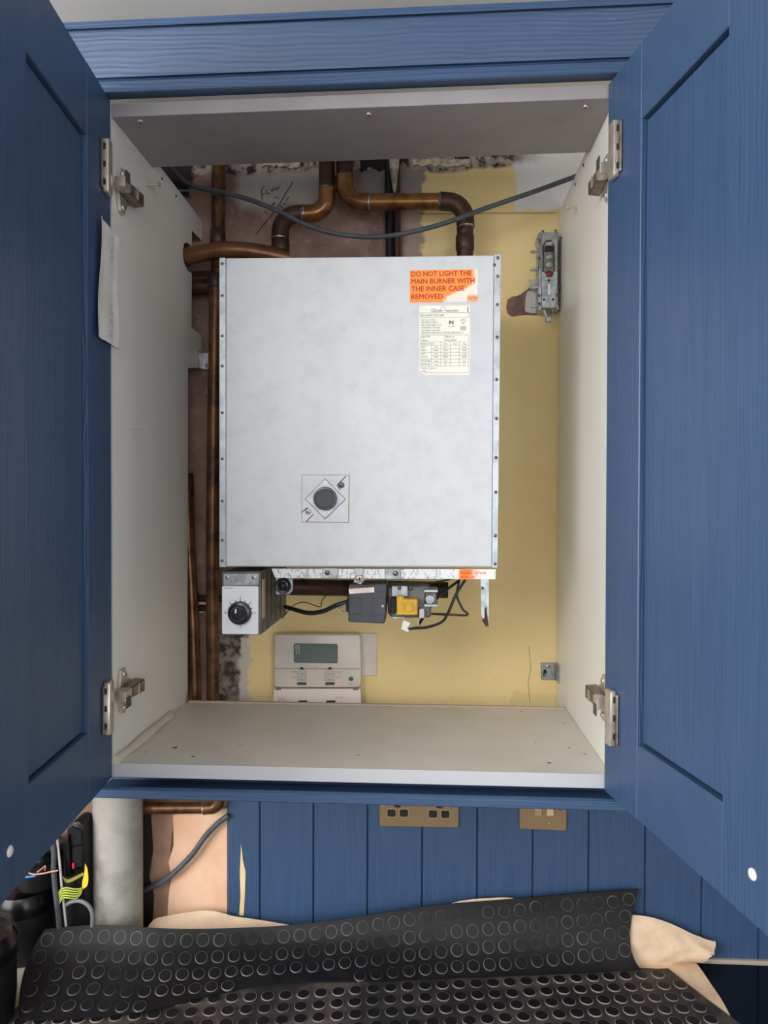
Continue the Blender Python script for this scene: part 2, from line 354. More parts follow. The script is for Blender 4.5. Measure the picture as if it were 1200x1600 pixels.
stroke(ln, [(826, 1010), (830, 1045), (825, 1065), (828, 1098)], yp, 0.0006); ln.build('score_line', M_MARK, wall)
for k, (a, b, w_, h_) in enumerate(((585, 262, 60, 9), (690, 257, 90, 7), (440, 258, 60, 8))):   # broken plaster edge at the ceiling line
    e = MB()
    pts = []; n = 14
    for i in range(n): pts.append((a - w_/2 + w_*i/(n-1), b - h_*0.5 - 3 + random.uniform(-2, 2)))
    for i in range(n-1, -1, -1): pts.append((a - w_/2 + w_*i/(n-1), b + h_*0.5 + random.uniform(-3.5, 3.0)))
    e.prism([(at(x, z, YW).x, at(x, z, YW).z) for x, z in pts], YW-0.004, YW-0.0002); e.build('plaster_edge', [M_PLAST], wall)
e = MB(); e.prism([(at(x, z, YW).x, at(x, z, YW).z) for x, z in ((563, 252), (606, 250), (606, 266), (590, 268), (578, 262), (564, 270))], YW-0.005, YW-0.0003); e.build('hole_shade', mat('recess_shade', rgb(40, 34, 32), 0.9), wall)  # dark patch painted as the shade inside a hole in the plaster

# tongue-and-groove panelling below the cabinet
YT = 0.385
tg = empty('wall_panelling', (0.6, YT, ZT), kind='structure')
edges = [0.0517, 0.1136, 0.2148, 0.316, 0.4172, 0.5184, 0.6196, 0.7208, 0.822, 0.923, 1.024, 1.125]
for a, b in zip(edges, edges[1:]):
    g = 0.0022
    MB().prism([(a+0.0003, YT+0.006), (a+0.0003, YT+0.0035), (a+g, YT), (b-g, YT), (b-0.0003, YT+0.0035), (b-0.0003, YT+0.006)], ZT, -0.030, ax=2).build('plank', M_BLV, tg)
MB().box(0.0519, 1.125, YT+0.006, YW-0.0005, ZT, -0.030).build('backing_board', M_BLR, tg)
tq = [at(x, z, YT) for x, z in ((377, 1318), (380, 1345), (384, 1362), (383, 1395), (381, 1430), (374, 1430), (376, 1400), (375, 1362), (376, 1340))]
MB().prism([(q.x, q.z) for q in tq], YT-0.0012, YT-0.0001).build('torn_strip', M_TEAR, tg)
# bare plaster panel and dull strip at the lower left
pl = empty('wall_bare_plaster', (0.0, YW-0.004, ZT), kind='structure')
q = [at(x, z, YW-0.006) for x, z in ((271, 1272), (290, 1268), (356, 1262), (356, 1440), (262, 1440), (264, 1400), (268, 1370), (264, 1345), (272, 1320))]
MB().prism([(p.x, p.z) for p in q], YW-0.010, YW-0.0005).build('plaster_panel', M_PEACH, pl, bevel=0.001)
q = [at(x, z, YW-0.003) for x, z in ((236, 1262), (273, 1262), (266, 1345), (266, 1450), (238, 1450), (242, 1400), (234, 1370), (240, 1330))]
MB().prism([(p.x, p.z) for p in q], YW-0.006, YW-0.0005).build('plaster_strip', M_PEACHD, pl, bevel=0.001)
q = [at(x, z, YW-0.003) for x, z in ((205, 1262), (236, 1262), (238, 1330), (232, 1370), (240, 1400), (236, 1460), (205, 1460))]
MB().prism([(p.x, p.z) for p in q], YW-0.002, YW-0.0005).build('gap_shade', mat('recess_shade', rgb(40, 34, 32), 0.9), pl)  # dark slab painted as the shade in the gap beside the pipe
# worktop, upstand, hob
MB_ = MB().box(-0.9, 1.5, -0.22, YW-0.001, ZT-0.038, ZT).build('worktop', M_TOP, bevel=0.002); tag(MB_, 'pale kitchen worktop under the mats and the black hob', 'worktop')
tag(MB().box(0.0519, 1.3, YT-0.006, YT-0.0005, ZT+0.0002, ZT+0.0055).build('trim_1', mat('pale_trim', rgb(168, 160, 150), 0.5)), kind='structure')
hob = empty('hob', (1.2, 0.1, ZT), 'black glass hob at the lower right beside the dust sheet', 'hob')
MB().box(0.90, 1.50, -0.15, YT-0.012, ZT+0.0003, ZT+0.0016).build('glass_top', M_HOB, hob, bevel=0.001)
rg = MB(); c0 = at(1230, 1600, ZT+0.0016, 2)
ring = lambda r, z: [(c0.x + r*math.cos(a*math.pi/24), c0.y - 0.03 + r*math.sin(a*math.pi/24), z) for a in range(48)]
rg.rings([ring(0.094, ZT+0.0018), ring(0.0949, ZT+0.0018)], caps=False).build('cooking_zone_ring', mat('hob_mark', rgb(26, 28, 34), 0.3), hob)

# ------------------------------------------------------------------ the wall cabinet
cab = empty('wall_cabinet', (W/2, 0.2, -0.02), 'tall blue wall cabinet with both doors open around the boiler', 'cabinet')
H = 0.872; dS, dT = 0.3055, 0.1475
def side_poly(left):
    if left:
        p = [(0, -0.0185), (0.292, -0.0185), (0.3, 0.0), (0.3137, 0.02), (0.3155, 0.3365), (0.318, 0.592), (0.397, 0.6064), (0.397, 0.6677), (0.338, 0.6682), (0.340, 0.7664)]
        p += [(0.318, 0.7640), (0.300, 0.770), (0.291, 0.781), (0.291, 0.792), (0.298, 0.805), (0.312, 0.812), (0.3404, 0.8136)]
        p += [(0.3405, 0.8434), (0.4015, 0.8456), (0.4015, 0.8838), (0.1746, 0.886), (0, 0.888)]
    else:
        p = [(0, -0.0185), (0.4, -0.0185), (0.4, 0.886), (0, 0.893)]
    return p
MB().prism(side_poly(True), -0.018, -0.0002, ax=0, mside=1).build('side_panel', [M_WHT, M_CHIP], cab)
MB().box(-0.018, -0.0003, -0.0005, -0.0001, -0.0183, 0.888).build('edge_strip', M_EDGE, cab)
MB().prism(side_poly(False), W+0.0002, W+0.018, ax=0, mside=1).build('side_panel', [M_WHT, M_EDGE], cab)
sh = MB().box(0.0003, W-0.0003, 0.0006, dS, -0.018, 0).build('shelf', M_SHELF, cab, bevel=0.0004)
MB().box(0.0003, W-0.0003, -0.0006, 0.0004, -0.0183, 0.0002).build('edge_strip', M_EDGE, sh)
MB().box(0.004, W-0.0006, dS+0.0005, dS+0.008, -0.018, 0.0022).build('back_batten', mat('batten', rgb(196, 178, 160), 0.6), cab)
hl, hr = 0.8695, 0.8762
tp = MB(); lerp = lambda a, b, t: a+(b-a)*t
def zt_(x): return lerp(hl, hr, x/W)
tp.add([(x, y, zt_(x)+dz) for dz in (0, 0.0175) for y in (0.0006, dT) for x in (0.0004, W-0.0004)], [(0, 2, 3, 1), (4, 5, 7, 6), (0, 1, 5, 4), (2, 6, 7, 3), (0, 4, 6, 2), (1, 3, 7, 5)])
tp = tp.build('top_panel', M_GREYM, cab)
te = MB().add([(x, y, zt_(x)+dz) for dz in (0, 0.0175) for y in (-0.0004, 0.0005) for x in (0.0004, W-0.0004)], [(0, 2, 3, 1), (4, 5, 7, 6), (0, 1, 5, 4), (2, 6, 7, 3), (0, 4, 6, 2), (1, 3, 7, 5)])
te.build('edge_strip', M_GREYM, tp)
for px, py in ((219, 189), (576, 178), (915, 166)):
    z = zt_(at(px, py, 0.03).x); q = at(px, py, z, 2); inst('screw', ME_SCREW, (q.x, q.y, zt_(q.x)-0.0003), cab, (0, 0, -1), 0.004)
# sealant bead along the left inner corner of the shelf
cb = MB(); path = [(0.003, 0.0, 0.003), (0.006, 0.05, 0.004), (0.0055, 0.12, 0.004), (0.005, 0.19, 0.004), (0.003, 0.215, 0.002), (0.0012, 0.23, 0.001)]
cb.tube(smooth_path(path, 4), lambda t: 0.0075*(1-0.25*math.sin(9*t)**2) if t < 0.8 else 0.0075*(1-t)/0.2+0.0006, 8); cb.build('sealant_bead', M_CAULK, cab, smooth=60)
# marks on the shelf
mk = MB()
for px, py, w_ in ((274, 1168, 7), (228, 1175, 3), (302, 1182, 4), (375, 1164, 3), (880, 1130, 3), (889, 1168, 3), (836, 1160, 2.5), (815, 1112, 3), (650, 1150, 2), (560, 1180, 3), (470, 1160, 2), (914, 1178, 3), (858, 1192, 4)):
    q = at(px, py, 0.0003, 2); s_ = w_*0.0005
    mk.prism([(q.x + s_*(1+random.uniform(-.4, .4))*math.cos(a)*1.3, q.y + s_*(1+random.uniform(-.4, .4))*math.sin(a)) for a in [k*math.pi/3 for k in range(6)]], 0.0002, 0.0004, ax=2)
mk.build('scuff', M_MARK, sh)
# shelf-pin holes and stray screws in the side panels
def panel_pt(px, py, left): return at(px, py, 0 if left else W, 0)
hole = raw_mesh(MB().lathe([(1.0, 0), (0.9, 0.3), (0.0, 0.3)], (0, 0, 0), (0, 0, 1), 10), 'pin_hole', [M_SLOT])
for px, py in ((253, 279), (275, 306)): inst('pin_hole', hole, panel_pt(px, py, True), cab, (1, 0, 0), 0.0026)
for px, py in ((912, 258), (899, 288), (868.5, 984), (868.5, 1011)): inst('pin_hole', hole, panel_pt(px, py, False), cab, (-1, 0, 0), 0.0026)
def stray(px, py, left, L, r=0.0016):
    q = panel_pt(px, py, left); sx = 1 if left else -1
    o = MB().lathe([(r, -0.001), (r, L*0.7), (r*1.0, L*0.8), (r*2.1, L), (r*1.7, L+0.0012), (0, L+0.0014)], q, (sx, 0.06, 0), 10).build('screw', M_STEEL, cab, smooth=40); return o
stray(229, 288, True, 0.019, 0.002); stray(207, 668, True, 0.019, 0.0009); stray(903, 324, False, 0.017, 0.0015)

# doors ------------------------------------------------------------
DW, DZ0, DZ1, SW, RW, DTK = 0.347, -0.0197, 0.8910, 0.0885, 0.089, 0.020
LA, RA = 1.46873, 1.7645
def LD(s, t, z): return (-0.0013 + s*math.cos(LA) + t*math.sin(LA), 0.0006 - s*math.sin(LA) + t*math.cos(LA) - 0.0012, z)
def RD(s, t, z): return (0.65397 - s*math.cos(RA) - t*math.sin(RA), -0.00556 - s*math.sin(RA) + t*math.cos(RA), z)
LM = Vector((math.sin(LA), math.cos(LA), 0)); RM = Vector((-math.sin(RA), math.cos(RA), 0))
for TF, side in ((LD, 'l'), (RD, 'r')):
    rc = 0.006
    g_ = 0.0032
    d = MB().box(SW+g_, DW-SW-g_, -DTK+0.0035, -rc, DZ0+RW+g_, DZ1-RW-g_, tf=TF).build('door', M_BLV, cab, bevel=0.0008)
    MB().box(SW-0.004, DW-SW+0.004, -DTK+0.002, -DTK+0.0033, DZ0+RW-0.004, DZ1-RW+0.004, tf=TF).build('panel_back', M_BLR, d)
    d['label'] = 'left-hand door, hinged on the left' if side == 'l' else 'right-hand door, hinged on the right'
    for s0, s1 in ((0, SW), (DW-SW, DW)):
        MB().box(s0, s1, -DTK, 0, DZ0, DZ1, tf=TF).build('stile', M_BLV, d, bevel=0.0012)
    for z0, z1 in ((DZ0, DZ0+RW), (DZ1-RW, DZ1)):
        MB().box(SW+0.0004, DW-SW-0.0004, -DTK, -0.0006, z0, z1, tf=TF).build('rail', M_BLR, d, bevel=0.0012)
    px, py = (15, 1330) if side == 'l' else (1176, 1366)
    # buffer pad: intersect the pixel ray with the door face
    o0 = Vector(TF(0, 0, 0)); nn = LM if side == 'l' else RM; dr = at(px, py, 0)-CAM; tt = (o0-CAM).dot(nn)/dr.dot(nn); q = CAM + dr*tt
    MB().lathe([(0.0055, 0), (0.0052, 0.0012), (0.0035, 0.0022), (0, 0.0024)], q, nn, 14).build('buffer_pad', mat('clear_pad', rgb(226, 228, 226), 0.25), d, smooth=50)
DOORS = [o for o in bpy.data.objects if o.name.startswith('door')]

# cornice and light rail ---------------------------------------------
def zc(py, y): return at(400, py, y).z
prof = [(0.0, 0.8945), (-0.020, 0.8915), (-0.022, 0.8925), (-0.022, zc(119, -0.022)), (-0.018, zc(117, -0.018)), (-0.018, zc(114.5, -0.018)), (-0.024, zc(112, -0.024)), (-0.036, zc(34, -0.036)), (-0.042, zc(33, -0.042)), (-0.042, zc(22, -0.042)), (0.0, zc(22, -0.042))]
XC0, XC1 = -0.42, W+0.42
tilt = lambda x: 0.0058*(x-0.18)/W
cn = MB(); n = len(prof); NX = 12
cn.rings([[(x, y, z + tilt(x)) for y, z in prof] for x in [lerp(XC0, XC1, k/NX) for k in range(NX+1)]]); cn.build('cornice', M_BLH, cab, smooth=25)
prof = [(0.044, -0.0188), (0.040, -0.0188), (0.040, -0.037), (-0.0185, -0.037), (-0.0185, -0.0242), (-0.0215, -0.0240), (-0.0245, -0.0262), (-0.0245, -0.0368), (-0.0225, -0.0385), (0.044, -0.0385)]
lr = MB(); lr.rings([[(x, y, z) for y, z in prof] for x in (-0.02, W*0.5, W+0.02)]); lr.build('light_rail', M_BLH, cab, smooth=25)

# hinges ---------------------------------------------------------------
def hinge(TF, nn, z, sx, flip):
    x0 = 0.0 if sx > 0 else W
    S = 0.0185                                    # body on the door
    h = MB().prism(rrect(0.0265, z, 0.0165, 0.070, 0.002, 2), 0.0005, 0.0085, ax=1, tf=TF).build('hinge', M_STEEL, cab, bevel=0.003, smooth=35, segs=2)
    MB().prism(rrect(0.0365, z, 0.012, 0.064, 0.002, 2), 0.0003, 0.0030, ax=1, tf=TF).build('cup_flange', M_STEELD, h, bevel=0.001)
    for dz in (-0.026, -0.003, 0.02): MB().box(0.0345, 0.0362, 0.0025, 0.0046, z+dz, z+dz+0.0075, tf=TF).build('slot', M_SLOT, h)
    zf = -1 if flip else 1
    # arm on the side panel, a sloped channel running back
    zc_ = z - zf*0.009
    X = lambda a: x0 + sx*a
    ar = MB()
    for (y0, y1, w0, hh0, hh1) in ((0.014, 0.060, 0.016, 0.0085, 0.0105),):
        vs = []
        for y, hh, xa in ((y0, hh0, 0.019), (y1, hh1, 0.021)):
            vs += [(X(0.005), y, zc_-hh), (X(xa), y, zc_-hh*0.85), (X(xa), y, zc_+hh*0.85), (X(0.005), y, zc_+hh)]
        ar.add(vs, [(0, 1, 2, 3), (7, 6, 5, 4), (0, 4, 5, 1), (1, 5, 6, 2), (2, 6, 7, 3), (3, 7, 4, 0)])
    ar.build('arm', M_STEELD, h, bevel=0.0012)
    lk = MB().box(min(X(0.006), X(0.020)), max(X(0.006), X(0.020)), -0.006, 0.016, zc_-0.0075, zc_+0.0075).build('link', M_STEEL, h, bevel=0.0012)
    MB().box(min(X(0.0195), X(0.0212)), max(X(0.0195), X(0.0212)), -0.004, 0.010, zc_+zf*0.009-0.007, zc_+zf*0.009+0.007).build('tab', M_GREYP, h)
    MB().box(min(X(0.0203), X(0.0218)), max(X(0.0203), X(0.0218)), 0.036, 0.0385, zc_-0.0075, zc_+0.0075).build('adjust_bar', M_STEEL, h)
    mp = MB().prism([(0.018, zc_-0.03), (0.03, zc_-0.032), (0.042, zc_-0.014), (0.058, zc_-0.008), (0.058, zc_+0.008), (0.042, zc_+0.014), (0.03, zc_+0.032), (0.018, zc_+0.03), (0.012, zc_+0.01), (0.012, zc_-0.01)],
                    min(X(0.0003), X(0.005)), max(X(0.0003), X(0.005)), ax=0).build('mounting_plate', M_STEEL, h, bevel=0.0012)
    for dz in (-0.023, 0.023): inst('screw', ME_SCREW, (X(0.005), 0.026, zc_+dz), h, (sx, 0, 0), 0.0042)
for TF, nn, sx, cy1, cy2 in ((LD, LM, 1, 264, 1104), (RD, RM, -1, 241, 1117)):
    for py, fl in ((cy1, False), (cy2, True)):
        z = at(165 if sx > 0 else 962, py, -0.022).z; hinge(TF, nn, z, sx, fl)

# paper notice taped inside the left door ------------------------------------
def lface(px, py, t=0.0):
    o0 = Vector(LD(0, t, 0)); dr = at(px, py, 0)-CAM; tt = (o0-CAM).dot(LM)/dr.dot(LM); q = CAM+dr*tt
    return ((Vector((q.x, q.y, 0))-Vector(LD(0, t, 0))).dot(Vector((math.cos(LA), -math.sin(LA), 0))), q.z)
sA, zA = lface(151, 337); sB, zB = lface(145.5, 525); sC, zC = lface(176, 543); sD, zD = lface(176, 370)
note = empty('paper_notice', LD(sB, 0.001, zB), 'creased white printed paper stuck on the left cabinet door edge', 'paper')
def pn(u, v, lift=0.0):
    s = lerp(lerp(sA, sB, v), lerp(sD-0.004, sC-0.003, v), u); z = lerp(lerp(zA, zB, v), lerp(zD, zC, v), u)
    t = 0.0022 + 0.0022*math.sin(math.pi*u) + 0.0012*math.sin(7*v+2*u) + (0.004*(1-u/0.16) if u < 0.16 else 0) + 0.004*max(0, u-0.8)/0.2
    return Vector(LD(s, t+lift, z))
MB().grid(lambda u, v: pn(u, v), 14, 20, 0.0004).build('sheet', M_PAPER2, note, smooth=50)
pr = MB(); random.seed(3)
for k in range(46):
    v0 = 0.06 + 0.9*k/46
    for (u0, u1) in ((0.60, 0.70), (0.72, 0.78)):
        if random.random() < 0.75:
            L = random.uniform(0.4, 1.0)*0.015; pr.add([pn(u0, v0, 0.0004), pn(u0+(u1-u0)*random.uniform(.5, 1), v0, 0.0004), pn(u0+(u1-u0)*0.8, v0+L*0.55, 0.0004), pn(u0, v0+L*0.5, 0.0004)], [(0, 1, 2, 3)])
for u0, v0, u1, v1 in ((0.25, 0.32, 0.5, 0.33), (0.25, 0.62, 0.5, 0.63), (0.3, 0.72, 0.55, 0.73), (0.25, 0.85, 0.55, 0.86), (0.25, 0.32, 0.255, 0.55), (0.5, 0.86, 0.505, 0.97), (0.28, 0.63, 0.285, 0.72), (0.42, 0.12, 0.43, 0.22)):
    pr.add([pn(u0, v0, 0.0004), pn(u1, v0, 0.0004), pn(u1, v1+0.002, 0.0004), pn(u0, v1+0.002, 0.0004)], [(0, 1, 2, 3)])
pr.build('printing', M_INK, note)

# ------------------------------------------------------------------ the boiler
YB = 0.075
def B(px, py, y=YB): return at(px, py, y)
PX = (YB-CAM.y)/FPX                                  # metres per photo pixel on the boiler face
boil = empty('boiler', (0.325, 0.24, 0.163), 'bare galvanised boiler without its cover inside the open cabinet', 'boiler')
def quad_prism(corners, y0, y1, ref=None):
    return [(B(x, y, ref if ref is not None else y0).x, B(x, y, ref if ref is not None else y0).z) for x, y in corners]
body = MB().prism(quad_prism(((344, 404), (782, 398), (776.5, 886), (344, 885.5)), YB, 0, YB), YB+0.0015, 0.385).build('case', M_GALV, boil, bevel=0.0008)
MB().prism(quad_prism(((354, 403.5), (771.5, 400.5), (768, 884), (354, 884)), YB, 0, YB), YB, YB+0.0014).build('front_sheet', M_GALV, boil, bevel=0.0004)
fl = MB().prism(quad_prism(((343, 403), (353, 403), (353, 886), (343, 886)), YB, 0, YB), YB-0.0012, YB+0.0012).build('side_flange', M_GALV2, boil, bevel=0.0004)
for py in (412, 462, 525, 572, 645, 717, 783, 844, 876): inst('rivet', ME_RIVET, B(347.5, py, YB-0.0012), fl, FRONT, 0.0022, random.uniform(0, 3))
fr = MB().prism(quad_prism(((772, 397), (783, 396.5), (777.5, 887), (768.5, 887)), YB, 0, YB), YB-0.0012, YB+0.0012).build('side_flange', M_GALV2, boil, bevel=0.0004)
for py in (403, 414, 432, 476, 527, 593, 654, 715, 769, 837, 881):
    inst('rivet', ME_RIVET, B((772.5 if py == 414 else lerp(777.6, 773.6, (py-403)/478)), py, YB-0.0012), fr, FRONT, 0.0024, random.uniform(0, 3))
# sight-glass plate
MB().prism(quad_prism(((471.7, 741.7), (546.3, 741.7), (545.3, 816.8), (471.2, 815.8)), YB, 0, YB), YB-0.0008, YB-0.0001).build('plate_gap_shade', M_STEELD, boil)  # dark outline standing in for the shadow gap around the plate
sg = MB().prism(quad_prism(((472.5, 742.5), (545.5, 742.5), (544.5, 816), (472, 815)), YB, 0, YB), YB-0.0016, YB-0.0001).build('sight_glass_plate', M_GALV, boil, bevel=0.0003)
MB().prism(quad_prism(((508.5, 747.2), (540.8, 780), (508, 811.8), (476.2, 779)), YB, 0, YB), YB-0.0022, YB-0.0017).build('diamond_gap_shade', M_STEELD, sg)  # same painted shadow-gap outline, around the diamond
MB().prism(quad_prism(((508.5, 748.5), (539.5, 780), (508, 810.5), (477.5, 779)), YB, 0, YB), YB-0.0030, YB-0.0017).build('diamond_plate', M_GALV2, sg, bevel=0.0004)
ce = B(508.7, 779)
MB().lathe([(0.0168, 0), (0.0168, 0.004), (0.0158, 0.006), (0.0135, 0.0062), (0.0125, 0.005), (0.0, 0.0048)], (ce.x, YB-0.0030, ce.z), FRONT, 28).build('lens', [mat('smoked_glass', rgb(74, 78, 80), 0.22)], sg, smooth=40)
for px, py, sp in ((533.5, 758, .4), (481.5, 799.5, 1.2)):
    inst('screw', ME_SCREW if py > 780 else ME_RIVET, B(px, py, YB-0.0016), sg, FRONT, 0.0044, sp)
sl = MB()
for pts in ([(541, 744), (527, 758), (532, 766)], [(471, 801), (481, 793)], [(479, 815), (490, 803)]):
    q = [(B(a, b)) for a, b in pts]; sl = MB()
    for a, b in zip(q, q[1:]):
        d = b-a; n_ = Vector((-d.z, 0, d.x)).normalized()*0.0006; sl.add([Vector((p.x, YB-0.0018, p.z)) for p in (a-n_, b-n_, b+n_, a+n_)], [(0, 1, 2, 3)])
    sl.build('plate_cut', M_SLOT, sg)
# ---- warning label: orange ink faded towards the right-hand and lower edges
def warn_mat():
    m = bpy.data.materials.new('faded_orange_label'); m.use_nodes = True; t = NT(m); p = t.n['Principled BSDF']; o = t.xyz(t.pos())
    c = B(694, 447); xr = t.math('DIVIDE', t.math('SUBTRACT', o[0], c.x), PX); zr = t.math('DIVIDE', t.math('SUBTRACT', o[2], c.z), PX)
    wob = t.math('MULTIPLY', t.math('SUBTRACT', t.noise(t.pos(), 160, 2), 0.5), 8.0)
    lim = t.math('ADD', t.math('MULTIPLY', t.ramp(zr, -22.0, 6.0), 46.0), -1.0)           # orange reaches further right higher up
    f = t.ramp(t.math('SUBTRACT', t.math('ADD', xr, wob), lim), 6.0, -4.0)
    f2 = t.math('MULTIPLY', t.ramp(xr, 33.0, 39.0), t.ramp(zr, -12.0, -17.0)); f = t.math('MAXIMUM', f, t.math('MULTIPLY', f2, 0.75))
    t.l.new(t.mix(f, rgb(236, 228, 214), rgb(255, 146, 58)), p.inputs['Base Color']); p.inputs['Roughness'].default_value = 0.45; return m
a = B(640.5, 422.5); b = B(746.5, 471.5)
wl = MB().prism(rrect((a.x+b.x)/2, (a.z+b.z)/2, b.x-a.x, a.z-b.z, 0.002, 3), YB-0.0004, YB-0.0001).build('warning_label', warn_mat(), boil)
tx = MB(); yl = YB-0.0004
for s_, x0, x1, base in (('DO NOT LIGHT THE', 642.7, 735.3, 432.0), ('MAIN BURNER WITH', 642.7, 740.4, 443.6), ('THE INNER CASE', 642.7, 724.8, 455.3), ('REMOVED.', 642.7, 694, 467.3)):
    p = B(x0, base); tx.text(s_, p.x, p.z, (x1-x0)*PX, 7.4*PX, yl, bold=0.018)
p = B(730, 468); tx.text('432754', p.x, p.z, 15*PX, 4*PX, yl)
tx.build('lettering', M_RED, wl)
# ---- data plate
a = B(655.5, 477.5); b = B(734.5, 586)
dl = MB().prism([(B(x, y).x, B(x, y).z) for x, y in ((656, 477.5), (734, 477.5), (734.5, 480), (734.3, 584), (732.5, 586), (663.5, 586), (655.5, 579.5), (655, 480))], YB-0.0004, YB-0.0001).build('data_plate', M_PAPER, boil)
def zx(x): return 650 + x/13.333
def zy(y): return 470 + y/13.333
tg_, tl_ = MB(), MB()
def dt(mb, s_, x0, x1, ytop, ybot, bold=0.0):
    p = B(zx(x0), zy(ybot)); mb.text(s_, p.x, p.z, (x1-x0)/13.333*PX, (ybot-ytop)/13.333*PX, yl, bold=bold)
dt(tg_, 'Glow', 320, 545, 168, 238); dt(tg_, 'worm', 630, 880, 175, 238)
dt(tg_, 'ECONOMY PLUS 60B', 110, 570, 288, 328); dt(tg_, 'N', 695, 775, 415, 488, 0.03); dt(tg_, 'Cat. I2H', 675, 800, 515, 550)
for s_, x1, y0 in (('G.C. No. 41 319 66', 395, 385), ('ELECTRICAL SUPPLY', 460, 437), ('240V~50Hz FUSED AT 3A', 520, 490), ('CONFORMS TO BS 5258', 490, 545), ('GAS GROUP : NATURAL', 500, 605), ('HEPWORTH HEATING LTD. BELPER DERBY DE56 1JT', 980, 655)):
    dt(tg_, s_, 110, x1, y0, y0+32)
for s_, x0, x1, y0 in (('INJECTOR', 115, 290, 735), ('2.80mm', 120, 240, 810), ('SERIAL No.', 615, 800, 735), ('XN 0442021', 615, 835, 805), ('RANGE RATING', 110, 375, 882), ('Min', 580, 640, 882), ('Mid', 780, 845, 882), ('Max', 975, 1045, 882),
    ('HEAT', 115, 195, 952), ('kW', 395, 450, 952), ('18.17', 570, 650, 952), ('22.8', 965, 1045, 952), ('INPUT', 115, 215, 1015), ('Btu/h', 380, 465, 1015), ('62000', 560, 655, 1015), ('78000', 965, 1050, 1015),
    ('HEAT', 115, 195, 1092), ('kW', 395, 450, 1092), ('14.65', 570, 650, 1092), ('17.58', 970, 1045, 1092), ('OUTPUT', 115, 245, 1155), ('Btu/h', 380, 465, 1155), ('50000', 560, 655, 1155), ('60000', 960, 1050, 1155),
    ('SET BURNER', 110, 305, 1240), ('mbar', 385, 465, 1240), ('9.3', 585, 635, 1240), ('13.4', 975, 1040, 1240), ('PRESSURE', 110, 290, 1305), ('in wg', 380, 465, 1310), ('3.7', 585, 635, 1305), ('5.4', 980, 1030, 1305),
    ('Position', 110, 235, 1385), ('against', 300, 415, 1385), ('setting', 115, 215, 1445)):
    dt(tg_, s_, x0, x1, y0, y0+34)
def rule(x0, y0, x1, y1, w=6.0):
    for (c, d) in (((x0, y0), (x1, y1)),):
        p, q = B(zx(c[0]), zy(c[1])), B(zx(d[0]), zy(d[1])); n_ = Vector((-(q-p).z, 0, (q-p).x)).normalized()*w/13.333*PX/2
        tl_.add([Vector((v.x, yl-0.0001, v.z)) for v in (p-n_, q-n_, q+n_, p+n_)], [(0, 1, 2, 3)])
for r_ in ((70, 255, 1140, 247), (100, 255, 100, 350), (1095, 250, 1095, 345), (100, 350, 1095, 345), (100, 715, 1095, 710), (100, 715, 100, 1360), (1095, 710, 1095, 1500), (600, 712, 600, 855), (100, 858, 1095, 852),
           (100, 928, 1095, 925), (325, 928, 325, 1360), (518, 858, 518, 1360), (713, 858, 713, 1360), (900, 858, 900, 1360), (325, 1003, 1095, 1000), (100, 1075, 1095, 1072), (325, 1145, 1095, 1142), (100, 1218, 1095, 1215), (325, 1290, 1095, 1285), (100, 1362, 1095, 1358), (180, 1503, 1095, 1500), (270, 1375, 270, 1455)):
    rule(*r_)
def ring_strip(cx, cy, r, a0, a1, n_=14): 
    P = [(cx+r*math.cos(math.radians(lerp(a0, a1, k/n_))), cy-r*math.sin(math.radians(lerp(a0, a1, k/n_)))) for k in range(n_+1)]
    for c, d in zip(P, P[1:]): rule(c[0], c[1], d[0], d[1], 7)
ring_strip(560, 165, 42, 40, 250); ring_strip(596, 150, 20, 0, 200); rule(596, 160, 640, 215, 9); rule(560, 205, 610, 215, 7)       # the emblem between the two words
ring_strip(957, 405, 26, 0, 180); ring_strip(1010, 405, 26, 0, 180); rule(931, 405, 985, 490, 9); rule(1036, 405, 985, 490, 9); rule(960, 405, 1010, 405, 5); rule(985, 395, 985, 440, 5)
for k in range(4): rule(920, 538+k*24, 1045, 536+k*24, 12)
rule(1080, 125, 1080, 240, 22)
tg_.build('lettering', M_INK, dl); tl_.build('ruled_lines', M_INKG, dl)
# ---- lower rim with its brackets and the model label
YR = 0.082
rim = MB().prism(quad_prism(((424, 888.5), (775, 889), (774.5, 905.5), (430, 903)), YR, 0, YR), YR, YR+0.004).build('lower_rim', M_SPANG, boil, bevel=0.0003)
for (x0, x1, y0, y1, sx_, sy_) in ((503.5, 528, 887.5, 903.5, 511.5, 895), (601.5, 626, 888, 904.5, 618, 896)):
    br = MB().prism(quad_prism(((x0, y0), (x1, y0), (x1, y1), (x0, y1)), YR, 0, YR), YR-0.0025, YR-0.0002).build('bracket', M_ZINC, boil, bevel=0.0005)
    inst('screw', ME_RIVET, B(sx_, sy_, YR-0.0025), br, FRONT, 0.0040, 0.7)
br = MB().prism(quad_prism(((553, 887.5), (569, 887.5), (567, 898), (571, 905), (564, 913), (553, 909), (556, 898)), YR, 0, YR), YR-0.0045, YR-0.0003).build('bracket', M_ZINC, boil, bevel=0.0006)
inst('screw', ME_SCREW, B(562, 904, YR-0.0045), br, FRONT, 0.0062, 0.3)
def model_mat():
    m = bpy.data.materials.new('model_label_ink'); m.use_nodes = True; t = NT(m); p = t.n['Principled BSDF']; o = t.xyz(t.pos()); c = B(713, 896, YR)
    xr = t.math('DIVIDE', t.math('SUBTRACT', o[0], c.x), PX); n_ = t.math('MULTIPLY', t.noise(t.pos(), 220, 2), 26.0)
    f = t.math('MULTIPLY', t.ramp(t.math('ADD', xr, n_), 52.0, 30.0), t.ramp(xr, 1.0, 7.0))
    t.l.new(t.mix(f, rgb(242, 232, 226), rgb(255, 128, 34)), p.inputs['Base Color']); p.inputs['Roughness'].default_value = 0.45; return m
